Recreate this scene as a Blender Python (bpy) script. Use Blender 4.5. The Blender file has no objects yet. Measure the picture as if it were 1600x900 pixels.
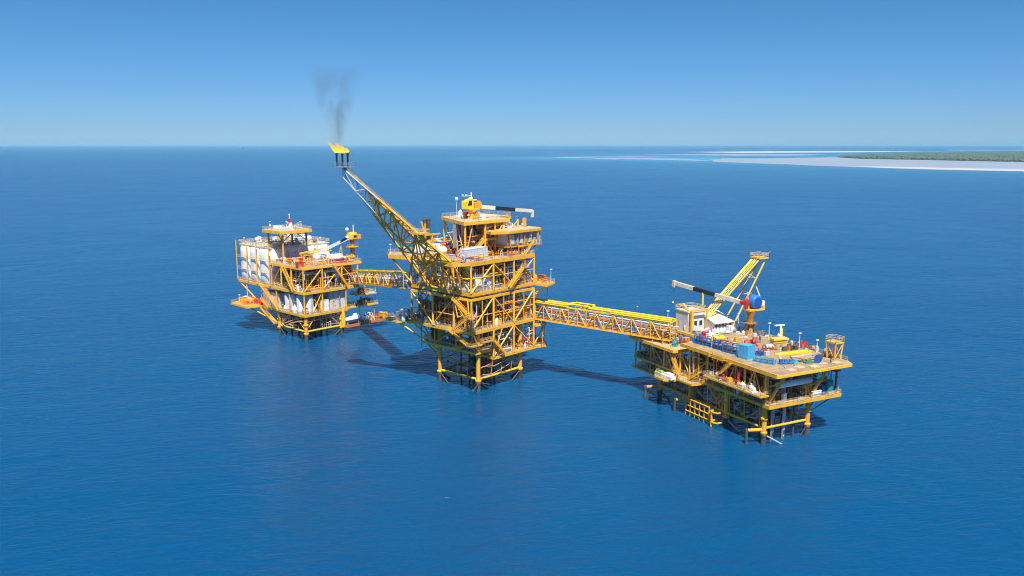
import bpy, bmesh, math, random
from mathutils import Vector, Matrix, noise
SC = bpy.context.scene
COL = SC.collection
R = math.radians
random.seed(7)

# ------------------------------------------------------------------ render, camera
SC.render.engine = 'CYCLES'
SC.cycles.use_denoising = True
SC.cycles.filter_width = 1.05
SC.cycles.max_bounces = 6
SC.cycles.diffuse_bounces = 4
SC.cycles.glossy_bounces = 3
SC.cycles.volume_bounces = 0
SC.cycles.sample_clamp_indirect = 8
SC.view_settings.view_transform = 'Standard'
SC.view_settings.look = 'None'
SC.view_settings.gamma = 1
SC.view_settings.exposure = EXPOSURE = 0.58
cd = bpy.data.cameras.new('camera'); cam = bpy.data.objects.new('camera', cd); COL.objects.link(cam)
cam.location = (0, 0, 80)
cam.rotation_euler = (R(90) - math.atan(225 / 1300), 0, 0)
cd.sensor_width = 36; cd.lens = 36 * 1300 / 1600
cd.clip_start = 1; cd.clip_end = 150000
SC.camera = cam

# ------------------------------------------------------------------ sun and sky
SUN_EL, SUN_AZ = 60.0, math.atan2(0.15, -0.99)          # azimuth from +Y towards +X
sdir = Vector((math.sin(SUN_AZ) * math.cos(R(SUN_EL)), math.cos(SUN_AZ) * math.cos(R(SUN_EL)), math.sin(R(SUN_EL))))
ld = bpy.data.lights.new('sun', 'SUN'); ld.energy = 5.0; ld.angle = R(0.5); ld.color = (1, .95, .86)
lo = bpy.data.objects.new('sun', ld); COL.objects.link(lo)
lo.rotation_euler = sdir.to_track_quat('Z', 'Y').to_euler()
lo.location = (0, -50, 200)
w = bpy.data.worlds.new('World'); SC.world = w; w.use_nodes = True
nt = w.node_tree; bg = nt.nodes['Background']
sky = nt.nodes.new('ShaderNodeTexSky'); sky.sky_type = 'NISHITA'; sky.sun_disc = False
sky.sun_elevation = R(SUN_EL); sky.sun_rotation = SUN_AZ
sky.altitude = 80; sky.air_density = 1.0; sky.dust_density = 0.0; sky.ozone_density = 6.0
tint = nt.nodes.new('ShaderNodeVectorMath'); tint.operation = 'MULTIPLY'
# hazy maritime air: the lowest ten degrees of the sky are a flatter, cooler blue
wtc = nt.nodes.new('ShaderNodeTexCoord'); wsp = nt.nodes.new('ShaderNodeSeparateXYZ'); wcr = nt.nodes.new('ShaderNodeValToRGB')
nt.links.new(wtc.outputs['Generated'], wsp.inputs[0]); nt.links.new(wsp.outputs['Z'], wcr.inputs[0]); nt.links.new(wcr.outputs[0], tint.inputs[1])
for i, (p, c) in enumerate(((0, (.37,.58,.98)), (.05, (.34,.58,.94)), (.17, (.285,.60,.82)), (.5, (.34,.63,.88)), (.75, (1.2,1.14,1.04)), (1, (1.35,1.25,1.12)))):  # last two stops brighten the unseen overhead sky, added fill for shaded steel
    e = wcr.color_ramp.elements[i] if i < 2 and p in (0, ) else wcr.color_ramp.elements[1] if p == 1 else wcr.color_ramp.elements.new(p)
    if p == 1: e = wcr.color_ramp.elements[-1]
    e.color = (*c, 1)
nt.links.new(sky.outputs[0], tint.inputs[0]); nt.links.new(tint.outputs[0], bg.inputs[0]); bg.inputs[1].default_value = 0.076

# ------------------------------------------------------------------ materials
def new_mat(name):
    m = bpy.data.materials.new(name); m.use_nodes = True
    return m, m.node_tree, m.node_tree.nodes['Principled BSDF']

def paint(name, col, rough=.5, metal=0., var=.18, rust=.0, streak=.0, scale=.6, dark=(.10, .055, .025), seams=0.):
    """paint with uneven fading, rust spots and vertical streaks, all in object space"""
    m, t, b = new_mat(name); N = t.nodes.new; K = t.links.new
    tc = N('ShaderNodeTexCoord')
    n1 = N('ShaderNodeTexNoise'); n1.inputs['Scale'].default_value = scale; n1.inputs['Detail'].default_value = 5
    K(tc.outputs['Object'], n1.inputs['Vector'])
    oi = N('ShaderNodeObjectInfo')
    ad = N('ShaderNodeMath'); ad.operation = 'MULTIPLY_ADD'; ad.inputs[1].default_value = .5
    K(oi.outputs['Random'], ad.inputs[0]); K(n1.outputs['Fac'], ad.inputs[2])
    mr = N('ShaderNodeMapRange'); mr.inputs[1].default_value = .45; mr.inputs[2].default_value = 1.1
    mr.inputs[3].default_value = 1 + var * .35; mr.inputs[4].default_value = 1 - var
    K(ad.outputs[0], mr.inputs[0])
    mul = N('ShaderNodeVectorMath'); mul.operation = 'SCALE'; mul.inputs[0].default_value = col
    K(mr.outputs[0], mul.inputs['Scale'])
    out = mul.outputs[0]
    for amt, sc, vec in ((rust, (1.7, 1.7, 1.7), None), (streak, (2.2, 2.2, .12), 1)):
        if amt <= 0: continue
        mp = N('ShaderNodeMapping'); mp.inputs['Scale'].default_value = sc; K(tc.outputs['Object'], mp.inputs['Vector'])
        n2 = N('ShaderNodeTexNoise'); n2.inputs['Scale'].default_value = 1; n2.inputs['Detail'].default_value = 6
        K(mp.outputs[0], n2.inputs['Vector'])
        r2 = N('ShaderNodeMapRange'); r2.inputs[1].default_value = .62 - amt * .25; r2.inputs[2].default_value = .78 - amt * .2
        r2.inputs[4].default_value = .75
        K(n2.outputs['Fac'], r2.inputs[0])
        mx = N('ShaderNodeMix'); mx.data_type = 'RGBA'; K(r2.outputs[0], mx.inputs['Factor'])
        K(out, mx.inputs['A']); mx.inputs['B'].default_value = (*dark, 1); out = mx.outputs['Result']
    if seams:      # plates welded together, each a slightly different shade
        br = N('ShaderNodeTexBrick'); br.inputs['Scale'].default_value = 1; br.inputs['Mortar Size'].default_value = .09; br.inputs['Brick Width'].default_value = 5.2; br.inputs['Row Height'].default_value = 2.3
        br.inputs['Color1'].default_value = (1.08, 1.06, 1.04, 1); br.inputs['Color2'].default_value = (.84, .84, .84, 1); br.inputs['Mortar'].default_value = (1-seams, 1-seams, 1-seams, 1)
        K(tc.outputs['Object'], br.inputs['Vector']); ms = N('ShaderNodeMix'); ms.data_type = 'RGBA'; ms.blend_type = 'MULTIPLY'; ms.inputs['Factor'].default_value = 1
        K(out, ms.inputs['A']); K(br.outputs['Color'], ms.inputs['B']); out = ms.outputs['Result']
    K(out, b.inputs['Base Color'])
    b.inputs['Roughness'].default_value = rough; b.inputs['Metallic'].default_value = metal
    return m

M = {
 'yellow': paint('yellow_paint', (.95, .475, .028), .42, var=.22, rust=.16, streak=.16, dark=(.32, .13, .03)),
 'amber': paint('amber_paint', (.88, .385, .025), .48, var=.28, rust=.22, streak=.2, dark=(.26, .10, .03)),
 'ochre': paint('weathered_yellow', (.50, .24, .035), .6, var=.4, rust=.45, streak=.3, dark=(.2, .08, .03)),
 'lemon': paint('fresh_yellow_paint', (.90, .60, .03), .4, var=.12),
 'rail': paint('railing_paint', (.62, .50, .28), .5, var=.3),
 'grate': paint('deck_plate', (.48, .36, .20), .75, var=.4, rust=.5, scale=.35, dark=(.20, .12, .06), seams=.4),
 'helideck': paint('weather_deck', (.37, .27, .155), .8, var=.4, rust=.55, scale=.25, dark=(.24, .16, .09), seams=.4),
 'under': paint('steel_framing', (.66, .28, .03), .6, var=.35, rust=.3, dark=(.2, .09, .03)),
 'dark': paint('wet_dark_steel', (.03, .028, .025), .5, var=.5),
 'pile': paint('marine_growth', (.10, .09, .075), .7, var=.5, rust=.5, dark=(.02, .02, .02)),
 'white': paint('white_paint', (.86, .85, .82), .45, var=.10, rust=.0, streak=.06, dark=(.45, .36, .26)),
 'cream': paint('cream_paint', (.70, .62, .46), .5, var=.2, streak=.15, dark=(.4, .25, .12)),
 'grey': paint('grey_paint', (.36, .37, .38), .5, var=.25, streak=.2, dark=(.16, .12, .09)),
 'lgrey': paint('light_grey_paint', (.62, .64, .66), .5, var=.2, streak=.15, dark=(.28, .22, .17)),
 'steel': paint('galvanised_steel', (.50, .50, .49), .4, .6, var=.25),
 'black': paint('black_paint', (.018, .018, .02), .45, var=.4),
 'char': paint('charcoal_equipment', (.13, .10, .075), .6, var=.5, rust=.3, dark=(.12, .06, .03)),
 'red': paint('red_paint', (.55, .035, .025), .45, var=.25),
 'orange': paint('orange_primer', (.74, .22, .03), .5, var=.3, rust=.2),
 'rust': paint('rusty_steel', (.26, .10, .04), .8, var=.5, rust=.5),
 'blue': paint('blue_paint', (.025, .17, .47), .42, var=.25, streak=.12, dark=(.1, .09, .08)),
 'sky': paint('light_blue_paint', (.07, .40, .68), .45, var=.2),
 'navy': paint('navy_blue_paint', (.02, .10, .42), .4, var=.2),
 'teal': paint('teal_paint', (.03, .30, .27), .5, var=.25),
 'green': paint('green_paint', (.05, .28, .14), .5, var=.25),
 'lime': paint('pale_green_cover', (.32, .50, .18), .6, var=.25),
 'wood': paint('timber', (.42, .28, .13), .8, var=.4),
 'beige': paint('beige_paint', (.62, .46, .30), .5, var=.25, rust=.2),
}
gm, gt, gb = new_mat('window_glass'); gb.inputs['Base Color'].default_value = (.03, .04, .05, 1); gb.inputs['Roughness'].default_value = .08
M['glass'] = gm

# ------------------------------------------------------------------ mesh builder
class MB:
    def __init__(s): s.v = []; s.f = []; s.sm = []
    def add(s, vs, fs, smooth=False):
        o = len(s.v); s.v += [tuple(p) for p in vs]
        s.f += [tuple(i + o for i in f) for f in fs]; s.sm += [smooth] * len(fs); return s
    def box(s, x0, x1, y0, y1, z0, z1):
        return s.add([(x0,y0,z0),(x1,y0,z0),(x1,y1,z0),(x0,y1,z0),(x0,y0,z1),(x1,y0,z1),(x1,y1,z1),(x0,y1,z1)],
                     [(3,2,1,0),(4,5,6,7),(0,1,5,4),(1,2,6,5),(2,3,7,6),(3,0,4,7)])
    def prism(s, poly, z0, z1):
        a = sum(poly[i-1][0]*poly[i][1]-poly[i][0]*poly[i-1][1] for i in range(len(poly)))
        if a < 0: poly = poly[::-1]
        n = len(poly)
        return s.add([(x,y,z0) for x,y in poly]+[(x,y,z1) for x,y in poly],
                     [tuple(range(n-1,-1,-1)), tuple(range(n,2*n))]+[(i,(i+1)%n,n+(i+1)%n,n+i) for i in range(n)])
    def tube(s, p, q, r, n=8, r2=None):
        p, q = Vector(p), Vector(q); d = q - p
        if d.length < 1e-4: return s
        d.normalize(); a = d.orthogonal().normalized(); b = d.cross(a); r2 = r if r2 is None else r2
        vs = []
        for c, rr in ((p, r), (q, r2)):
            vs += [c + (a*math.cos(2*math.pi*i/n) + b*math.sin(2*math.pi*i/n))*rr for i in range(n)]
        s.add(vs, [(i,(i+1)%n,n+(i+1)%n,n+i) for i in range(n)], True)
        return s.add(vs, [tuple(range(n-1,-1,-1)), tuple(range(n,2*n))])
    def path(s, pts, r, n=6):
        for a, b in zip(pts, pts[1:]):
            s.tube(a, b, r, n)
        for p in pts[1:-1]: s.ball(p, r*1.04, 6, 4)
        return s
    def bar(s, p, q, w, h):
        p, q = Vector(p), Vector(q); d = (q-p).normalized()
        up = Vector((0,0,1)) if abs(d.z) < .95 else Vector((0,1,0))
        a = d.cross(up).normalized()*(w/2); b = a.cross(d).normalized()*(h/2)
        vs = [c+e for c in (p,q) for e in (-a-b, a-b, a+b, -a+b)]
        return s.add(vs, [(3,2,1,0),(4,5,6,7),(0,1,5,4),(1,2,6,5),(2,3,7,6),(3,0,4,7)])
    def lathe(s, prof, c=(0,0,0), axis='z', n=16):
        """prof: (radius, height) pairs from one end to the other"""
        runs = [[prof[0]]]
        for k in range(1, len(prof)):
            runs[-1].append(prof[k])
            if k < len(prof)-1:
                d1 = math.atan2(prof[k][0]-prof[k-1][0], prof[k][1]-prof[k-1][1]); d2 = math.atan2(prof[k+1][0]-prof[k][0], prof[k+1][1]-prof[k][1])
                if abs((d2-d1+math.pi) % (2*math.pi)-math.pi) > .75: runs.append([prof[k]])
        def ring(r, h):
            out = []
            for i in range(n):
                x, y = r*math.cos(2*math.pi*i/n), r*math.sin(2*math.pi*i/n)
                p = {'z': (x,y,h), 'x': (h,x,y), 'y': (y,h,x)}[axis]
                out.append((c[0]+p[0], c[1]+p[1], c[2]+p[2]))
            return out
        for run in runs:
            s.add([p for r, h in run for p in ring(r, h)], [(k*n+i, k*n+(i+1)%n, (k+1)*n+(i+1)%n, (k+1)*n+i) for k in range(len(run)-1) for i in range(n)], True)
        return s.add(ring(*prof[0])+ring(*prof[-1]), [tuple(range(n-1,-1,-1)), tuple(range(n,2*n))])
    def ball(s, c, r, n=10, k=6):
        return s.lathe([(max(r*math.sin(math.pi*j/k), r*.02), -r*math.cos(math.pi*j/k)) for j in range(k+1)], c, 'z', n)
    def build(s, name, mat, parent=None, **kw):
        me = bpy.data.meshes.new(name); me.from_pydata(s.v, [], s.f)
        me.polygons.foreach_set('use_smooth', s.sm)
        me.materials.append(M[mat] if isinstance(mat, str) else mat)
        o = bpy.data.objects.new(name, me); COL.objects.link(o)
        if parent: o.parent = parent
        for a, b in kw.items(): o[a] = b
        return o

def extr(prof, y0, y1):
    """a profile in x and z drawn out along y"""
    n = len(prof); m = MB()
    return m.add([(x, y0, z) for x, z in prof]+[(x, y1, z) for x, z in prof], [tuple(range(n)), tuple(range(2*n-1, n-1, -1))]+[(i, n+i, n+(i+1)%n, (i+1)%n) for i in range(n)])
class Frame:
    """a platform's own axes: x to the right, y into the picture, z up"""
    def __init__(s, x, y, ang): s.m = Matrix.Translation((x, y, 0)) @ Matrix.Rotation(R(ang), 4, 'Z'); s.rot = R(ang)
    def __call__(s, x, y, z): return s.m @ Vector((x, y, z))
CE = Frame(-11.04, 263.65, 48); RI = Frame(68.04, 215.03, 27); LE = Frame(-84.89, 335.06, 47)
WO = Frame(0, 0, 0)

def thing(name, label, cat, fr, pos=(0,0,0), rot=0, group=None):
    o = bpy.data.objects.new(name, None); COL.objects.link(o); o.empty_display_size = .5
    o.location = fr(*pos); o.rotation_euler = (0, 0, fr.rot + R(rot))
    o['label'] = label; o['category'] = cat
    if group: o['group'] = group
    return o
def tag(o, label, cat, group=None, kind=None):
    if label: o['label'] = label
    if cat: o['category'] = cat
    if group: o['group'] = group
    if kind: o['kind'] = kind
    return o
def T(parent, name, mat, p, q, r, n=8, **kw): return MB().tube(p, q, r, n).build(name, mat, parent, **kw)
def Bx(parent, name, mat, *a, **kw): return MB().box(*a).build(name, mat, parent, **kw)

# ------------------------------------------------------------------ platform parts
def ring_rail(pts, z, closed=True, h=1.15, r=.045, step=2.2):
    m = MB(); P = [Vector((x, y, 0)) for x, y in pts]
    segs = list(zip(P, P[1:] + ([P[0]] if closed else [])))
    if not closed: segs = list(zip(P, P[1:]))
    for a, b in segs:
        for k in (.4, .75, 1.): m.tube(a+Vector((0,0,z+h*k)), b+Vector((0,0,z+h*k)), r, 4)
        n = max(1, round((b-a).length/step))
        for i in range(n+1):
            p = a.lerp(b, i/n); m.tube((p.x,p.y,z), (p.x,p.y,z+h), r, 4)
    return m
def deck(P, poly, z, mat='grate', beam='yellow', bd=.7, rail=True, frame=True, step=4.5, open_rail=None, name='deck'):
    d = MB().prism(poly, z-.22, z).build(name, mat, P)
    e = MB(); n = len(poly)
    cx = sum(p[0] for p in poly)/n; cy = sum(p[1] for p in poly)/n
    for i in range(n):
        a, b = poly[i], poly[(i+1)%n]
        e.bar((a[0],a[1],z-bd/2+.03), (b[0],b[1],z-bd/2+.03), .3, bd)
    e.build('edge_beam', beam, d)
    if frame:
        x0, x1 = min(p[0] for p in poly), max(p[0] for p in poly); y0, y1 = min(p[1] for p in poly), max(p[1] for p in poly)
        f = MB()
        def clip(axis, c):
            hit = []
            for i in range(n):
                a, b = poly[i], poly[(i+1)%n]; k = axis
                if (a[k]-c)*(b[k]-c) < 0:
                    t = (c-a[k])/(b[k]-a[k]); hit.append(a[1-k]+t*(b[1-k]-a[1-k]))
            return sorted(hit)
        c = x0+1.3
        while c < x1-.5:
            h = clip(0, c)
            if len(h) >= 2: f.box(c-.12, c+.12, h[0]+.16, h[-1]-.16, z-.22-bd*.8, z-.225)
            c += step
        c = y0+1.7
        while c < y1-.5:
            h = clip(1, c)
            if len(h) >= 2: f.box(h[0]+.16, h[-1]-.16, c-.1, c+.1, z-.22-bd*.55, z-.228)
            c += step
        if f.v: f.build('deck_framing', 'under', d)
    if rail: ring_rail(open_rail or poly, z, open_rail is None).build('railing', 'rail', d)
    return d
def stair(P, p, q, w=1.0, mat='yellow'):
    p, q = Vector(p), Vector(q); d = q-p; side = Vector((-d.y, d.x, 0)).normalized()*(w/2)
    m = MB(); h = MB()
    for s in (-1, 1):
        m.bar(p+side*s, q+side*s, .12, .42)
        for k in (.55, 1.05):
            h.tube(p+side*s+Vector((0,0,k)), q+side*s+Vector((0,0,k)), .05, 4)
        for i in range(5):
            c = p.lerp(q, i/4)+side*s; h.tube(c, c+Vector((0,0,1.05)), .045, 4)
    n = max(3, int(abs(d.z)/.3))
    for i in range(n):
        c = p.lerp(q, (i+.5)/n); u = d.normalized(); u.z = 0; u.normalize()
        m.bar(c-side*.95, c+side*.95, .26, .05)
    o = m.build('stair', mat, P); h.build('handrail', mat, o); return o
def zig(P, axis, c, pos, z0, z1, r, start_low=True, mat='yellow', name='brace'):
    lo = start_low
    for a, b in zip(pos, pos[1:]):
        za, zb = (z0, z1) if lo else (z1, z0); lo = not lo
        p = (a, c, za) if axis == 'x' else (c, a, za); q = (b, c, zb) if axis == 'x' else (c, b, zb)
        T(P, name, mat, p, q, r)
def lattice(P, A, B, n, rc, rb, mat, name=('chord', 'brace'), faces=(0,1,2,3), split=None):
    """A, B: four corner points at either end"""
    A = [Vector(a) for a in A]; B = [Vector(b) for b in B]
    for a, b in zip(A, B):
        if split:
            c = a.lerp(b, split[0]); T(P, name[0], mat, a, c, rc); T(P, name[0], split[1], c, b, rc*.62)
        else: T(P, name[0], mat, a, b, rc)
    for i in range(n+1):
        t = i/n; t2 = (i+1)/n; mm, rb = (mat, rb) if not split or t < split[0] else (split[1], min(rb, .17))
        for j in faces:
            k = (j+1) % 4
            p, q = A[j].lerp(B[j], t), A[k].lerp(B[k], t)
            T(P, name[1], mm, p, q, rb, 6)
            if i < n and (j != 2 or split is None):
                if (i+j) % 2: T(P, name[1], mm, p, A[k].lerp(B[k], t2), rb, 6)
                else: T(P, name[1], mm, q, A[j].lerp(B[j], t2), rb, 6)

PIPES = {}
def lay(P, m, mat, score): PIPES.setdefault(P.name, (P, []))[1].append((score, m, mat))
def lay_all():
    """the 90 lines nearest the outside of a platform become parts, the tangle behind them one part"""
    for P, L in PIPES.values():
        L.sort(key=lambda q: q[0])
        for sc_, m, mt in L[:90]: m.build('pipe', mt, P)
        if L[90:]:
            big = MB(); mats = []; idx = []
            for sc_, m, mt in L[90:]:
                if mt not in mats: mats.append(mt)
                o = len(big.v); big.v += m.v; big.f += [tuple(i+o for i in f) for f in m.f]; big.sm += m.sm; idx += [mats.index(mt)]*len(m.f)
            o = big.build('pipework', mats[0], P, kind='stuff')
            for k in mats[1:]: o.data.materials.append(M[k])
            o.data.polygons.foreach_set('material_index', idx)
def facework(P, axis, c, inw, a0, a1, z0, z1, n, seed, mats):
    """risers, headers and drain lines close behind one open face"""
    g = random.Random(seed)
    for i in range(n):
        a = g.uniform(a0, a1); d = c+inw*g.uniform(.5, 3.2); k = g.random(); r = g.uniform(.09, .2); z = g.uniform(z0+.6, z1-.8)
        if k < .4: pts = [(a, d, z0), (a, d, g.uniform(z0+2, z1))]; pts.append((a+g.uniform(-3, 3), d, pts[-1][2]))
        elif k < .75: pts = [(a, d, z), (min(a1, a+g.uniform(3, 9)), d, z)]; pts.append((pts[-1][0], d, z+g.uniform(-2, 2)))
        elif k < .9: pts = [(a, d, z), (a+g.uniform(-2, 2), d+inw*2, z+g.uniform(-2.5, 2.5))]
        else:
            h = g.uniform(.8, 1.6); pts = [(a, d, z0), (a, d, z0+h*2), (a+h*.5, d, z0+h*2.5), (a+h, d, z0+h*2), (a+h, d, z0)]
        if axis == 'y': pts = [(q[1], q[0], q[2]) for q in pts]
        m = MB().path(pts, r, 6); p, q = Vector(pts[0]), Vector(pts[1]); e = (q-p).normalized(); f = p.lerp(q, .5)
        m.tube(f-e*.1, f+e*.1, r*2, 8)
        lay(P, m, g.choice(mats), -5+abs(d-c)*.1)
def pipework(P, box, n, seed, mats, z_hi, riser=.45, rr=(.10, .30)):
    """process piping on one deck: every line is its own part"""
    g = random.Random(seed); x0, x1, y0, y1, z0 = box
    for i in range(n):
        r = g.uniform(*rr); mt = g.choice(mats)
        ax = g.random() < .5; lvl = z0 + g.choice((.6, 1.2, 2.2, z_hi*.55, z_hi*.75, z_hi*.86)) + g.uniform(0, .3)
        a = g.uniform(x0, x1); b = g.uniform(y0, y1)
        L = g.uniform(5, 16)*(1 if g.random() < .5 else -1)
        if ax: e = (min(max(a+L, x0), x1), b, lvl)
        else: e = (a, min(max(b+L, y0), y1), lvl)
        pts = [(a, b, lvl), e]
        if g.random() < riser: pts = [(a, b, z0 + (0 if g.random() < .6 else z_hi))]+pts
        if g.random() < riser: pts = pts+[(e[0], e[1], z0 + (0 if g.random() < .6 else z_hi))]
        elif g.random() < .6:
            k = g.uniform(2, 5)*g.choice((-1, 1))
            f = (e[0], min(max(e[1]+k, y0), y1), lvl) if ax else (min(max(e[0]+k, x0), x1), e[1], lvl)
            pts.append(f)
        m = MB().path(pts, r, 7)
        if g.random() < .6:     # flanges and a valve wheel
            p, q = Vector(pts[0]), Vector(pts[1]); c = p.lerp(q, .4); d = (q-p).normalized()
            m.tube(c-d*.12, c+d*.12, r*1.8, 8); c2 = p.lerp(q, .6); m.tube(c2-d*.1, c2+d*.1, r*1.8, 8)
            m.tube(c, c+Vector((0,0,r+.6)), .06, 5); m.tube(c+Vector((0,0,r+.6)), c+Vector((0,0,r+.68)), .3, 8)
        lay(P, m, mt, min(a+b, a, b))
def inner_frame(P, xs, ys, z0, z1, mats=('amber','under','yellow'), seed=0):
    """secondary posts, beams and knee braces inside one storey"""
    g = random.Random(seed)
    for x in xs:
        for y in ys:
            T(P, 'post', g.choice(mats), (x,y,z0), (x,y,z1), .19, 8)
            T(P, 'knee_brace', g.choice(mats), (x,y,z1-2.4), (x+2.2*g.choice((-1,1)),y,z1-.1), .13, 6)
    for y in ys:
        for k in (.45,.72): T(P, 'secondary_beam', g.choice(mats), (xs[0],y,z0+(z1-z0)*k), (xs[-1],y,z0+(z1-z0)*k), .16, 6)
def clutter(P, box, n, seed, mats, sz=1.):
    """small deck fittings: junction cabinets, manifolds, pumps, filter pots"""
    g = random.Random(seed); x0, x1, y0, y1 = box[:4]
    for i in range(n):
        X, Y = g.uniform(x0, x1), g.uniform(y0, y1); k = g.randrange(5); mt = g.choice(mats); m = MB(); Z, x, y, z0 = box[4], 0, 0, 0
        if k == 0:
            a, b, h = g.uniform(.5, 1.6), g.uniform(.4, 1.2), g.uniform(1.2, 2.4)
            m.box(x-a, x+a, y-b, y+b, z0+.15, z0+h).box(x-a-.08, x+a+.08, y-b-.08, y+b+.08, z0+h, z0+h+.1)
            m.box(x-a, x-a+.12, y-b, y-b+.12, z0, z0+.15).box(x+a-.12, x+a, y+b-.12, y+b, z0, z0+.15); nm = 'cabinet'
        elif k == 1:
            r, h = g.uniform(.35, .8), g.uniform(1.2, 3.2)
            m.lathe([(r*.9, 0), (r*.9, .3), (r, .35), (r, h*.85), (r*.7, h*.95), (r*.15, h), (r*.15, h+.3)], (x, y, z0), 'z', 12); nm = 'filter_pot'
        elif k == 2:
            r, L = g.uniform(.3, .6), g.uniform(1, 2.2)
            m.box(x-L*.7, x+L*.7, y-r, y+r, z0, z0+.25)
            m.lathe([(r*.4, -L*.6), (r*.9, -L*.55), (r, -L*.3), (r, L*.1), (r*.4, L*.15), (r*.35, L*.4), (r*.8, L*.45), (r*.8, L*.6)], (x, y, z0+.25+r), 'x', 12); nm = 'pump'
        elif k == 3:
            L = g.uniform(1, 3)
            m.tube((x-L, y, z0+.9), (x+L, y, z0+.9), .16)
            for j in range(5):
                c = x-L+(j+.5)*L*.4; m.tube((c, y, z0), (c, y, z0+1.5), .09, 6); m.tube((c, y, z0+1.5), (c, y, z0+1.58), .26, 8)
            nm = 'manifold'
        else:
            h = g.uniform(1.6, 3); m.tube((x, y, z0), (x, y, z0+h), .05, 5); m.box(x-.35, x+.35, y-.12, y+.12, z0+h-.7, z0+h); nm = 'instrument_stand'
        m.v = [(X+a*sz, Y+b*sz, Z+c*sz) for a, b, c in m.v]
        m.build(nm, mt, P)

# ------------------------------------------------------------------ equipment (things of their own)
def vessel_h(label, fr, pos, r, L, rot=0, mat='white', cat='pressure vessel', name='pressure_vessel', group=None, leg_h=.7):
    t = thing(name, label, cat, fr, pos, rot, group); z = leg_h+r
    MB().lathe([(.05, -L/2-r*.5), (r*.5, -L/2-r*.42), (r*.85, -L/2-r*.22), (r, -L/2), (r, L/2), (r*.85, L/2+r*.22), (r*.5, L/2+r*.42), (.05, L/2+r*.5)], (0,0,z), 'x', 20).build('shell', mat, t)
    for s in (-1, 1):
        MB().box(s*L*.32-.2, s*L*.32+.2, -r*.75, r*.75, 0, leg_h+r*.35).build('saddle', 'grey', t)
    MB().tube((-L*.1, 0, z+r*.9), (-L*.1, 0, z+r+.5), .25, 10).tube((-L*.1, 0, z+r+.5), (-L*.1, 0, z+r+.62), .42, 10).build('nozzle', 'steel', t)
    MB().tube((L*.25, 0, z+r*.9), (L*.25, 0, z+r+.35), .16, 8).build('nozzle', 'steel', t)
    return t
def vessel_v(label, fr, pos, r, h, mat='white', cat='vertical vessel', name='vertical_vessel', group=None, ringz=None):
    t = thing(name, label, cat, fr, pos, 0, group)
    MB().lathe([(r, .9), (r, h), (r*.85, h+r*.25), (r*.5, h+r*.42), (.05, h+r*.5)], (0,0,0), 'z', 22).build('shell', mat, t)
    MB().lathe([(r*1.06, 0), (r*1.06, .2), (r*.98, .25), (r*.98, .9)], (0,0,0), 'z', 22).build('skirt', 'grey', t)
    MB().tube((0,0,h+r*.45), (0,0,h+r*.5+.5), .2, 8).build('nozzle', 'steel', t)
    m = MB()
    for s in (-.22, .22): m.tube((s, -r-.18, 0), (s, -r-.18, h), .04, 4)
    for i in range(int(h/.45)): m.tube((-.22, -r-.18, .4+i*.45), (.22, -r-.18, .4+i*.45), .03, 4)
    m.build('ladder', 'rail', t)
    return t
def container(label, fr, pos, L, W, H, rot=0, mat='lgrey', cat='container', name='cargo_container', group=None):
    t = thing(name, label, cat, fr, pos, rot, group); m = MB()
    m.box(-L/2+.06, L/2-.06, -W/2+.06, W/2-.06, .15, H-.08)
    n = int(L/.55)
    for i in range(n):
        x = -L/2+.3+(L-.6)*i/max(1, n-1)
        for s in (-1, 1): m.box(x-.12, x+.12, s*(W/2-.03)-.035, s*(W/2-.03)+.035, .3, H-.25)
    m.build('body', mat, t)
    f = MB()
    for sx in (-1, 1):
        for sy in (-1, 1): f.box(sx*(L/2-.08)-.09, sx*(L/2-.08)+.09, sy*(W/2-.08)-.09, sy*(W/2-.08)+.09, 0, H)
    for z in (.15, H-.1):
        for s in (-1, 1):
            f.box(-L/2+.17, L/2-.17, s*(W/2-.08)-.085, s*(W/2-.08)+.085, z-.09, z+.09)
            f.box(s*(L/2-.08)-.085, s*(L/2-.08)+.085, -W/2+.17, W/2-.17, z-.09, z+.09)
    f.build('corner_frame', mat, t)
    for s in (-1, 1):
        d = MB().box(-L/2-.03, -L/2+.055, s*W*.235-W*.2, s*W*.235+W*.2, .35, H-.3).build('door', mat, t)
        MB().tube((-L/2-.07, s*W*.1, .4), (-L/2-.07, s*W*.1, H-.35), .035, 6).build('lock_bar', 'steel', d)
    return t
def basket(label, fr, pos, L, W, H, rot=0, mat='blue', cat='cargo basket', group=None, load='char'):
    t = thing('cargo_basket', label, cat, fr, pos, rot, group)
    MB().box(-L/2, L/2, -W/2, W/2, .12, .25).box(-L/2+.4, -L/2+.7, -W/2, W/2, 0, .12).box(L/2-.7, L/2-.4, -W/2, W/2, 0, .12).build('floor_frame', mat, t)
    n = max(2, int(L/1.3))
    for s in (-1, 1):
        m = MB(); y = s*(W/2-.05)
        for z in (.55, H*.62, H): m.box(-L/2, L/2, y-.05, y+.05, z-.09, z+.09)
        for i in range(n+1):
            x = -L/2+.06+(L-.12)*i/n; m.box(x-.09, x+.09, y-.06, y+.06, .25, H)
        m.build('side_panel', mat, t)
        m = MB(); x = s*(L/2-.05)
        for z in (.55, H*.62, H): m.box(x-.045, x+.045, -W/2+.11, W/2-.11, z-.085, z+.085)
        m.box(x-.035, x+.035, -W/2+.11, W/2-.11, .3, H*.55)
        m.build('end_panel', mat, t)
    if load:
        g = random.Random(int(L*100)+int(pos[1]*10)); m = MB()
        for i in range(int(L/1.1)):
            x = -L/2+.7+i*1.1; a = g.uniform(.25, .45); m.box(x-a, x+a, -W*.3, W*.3*g.uniform(.4, 1), .26, .26+H*g.uniform(.3, .8))
        m.build('load', load, t)
    return t
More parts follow.
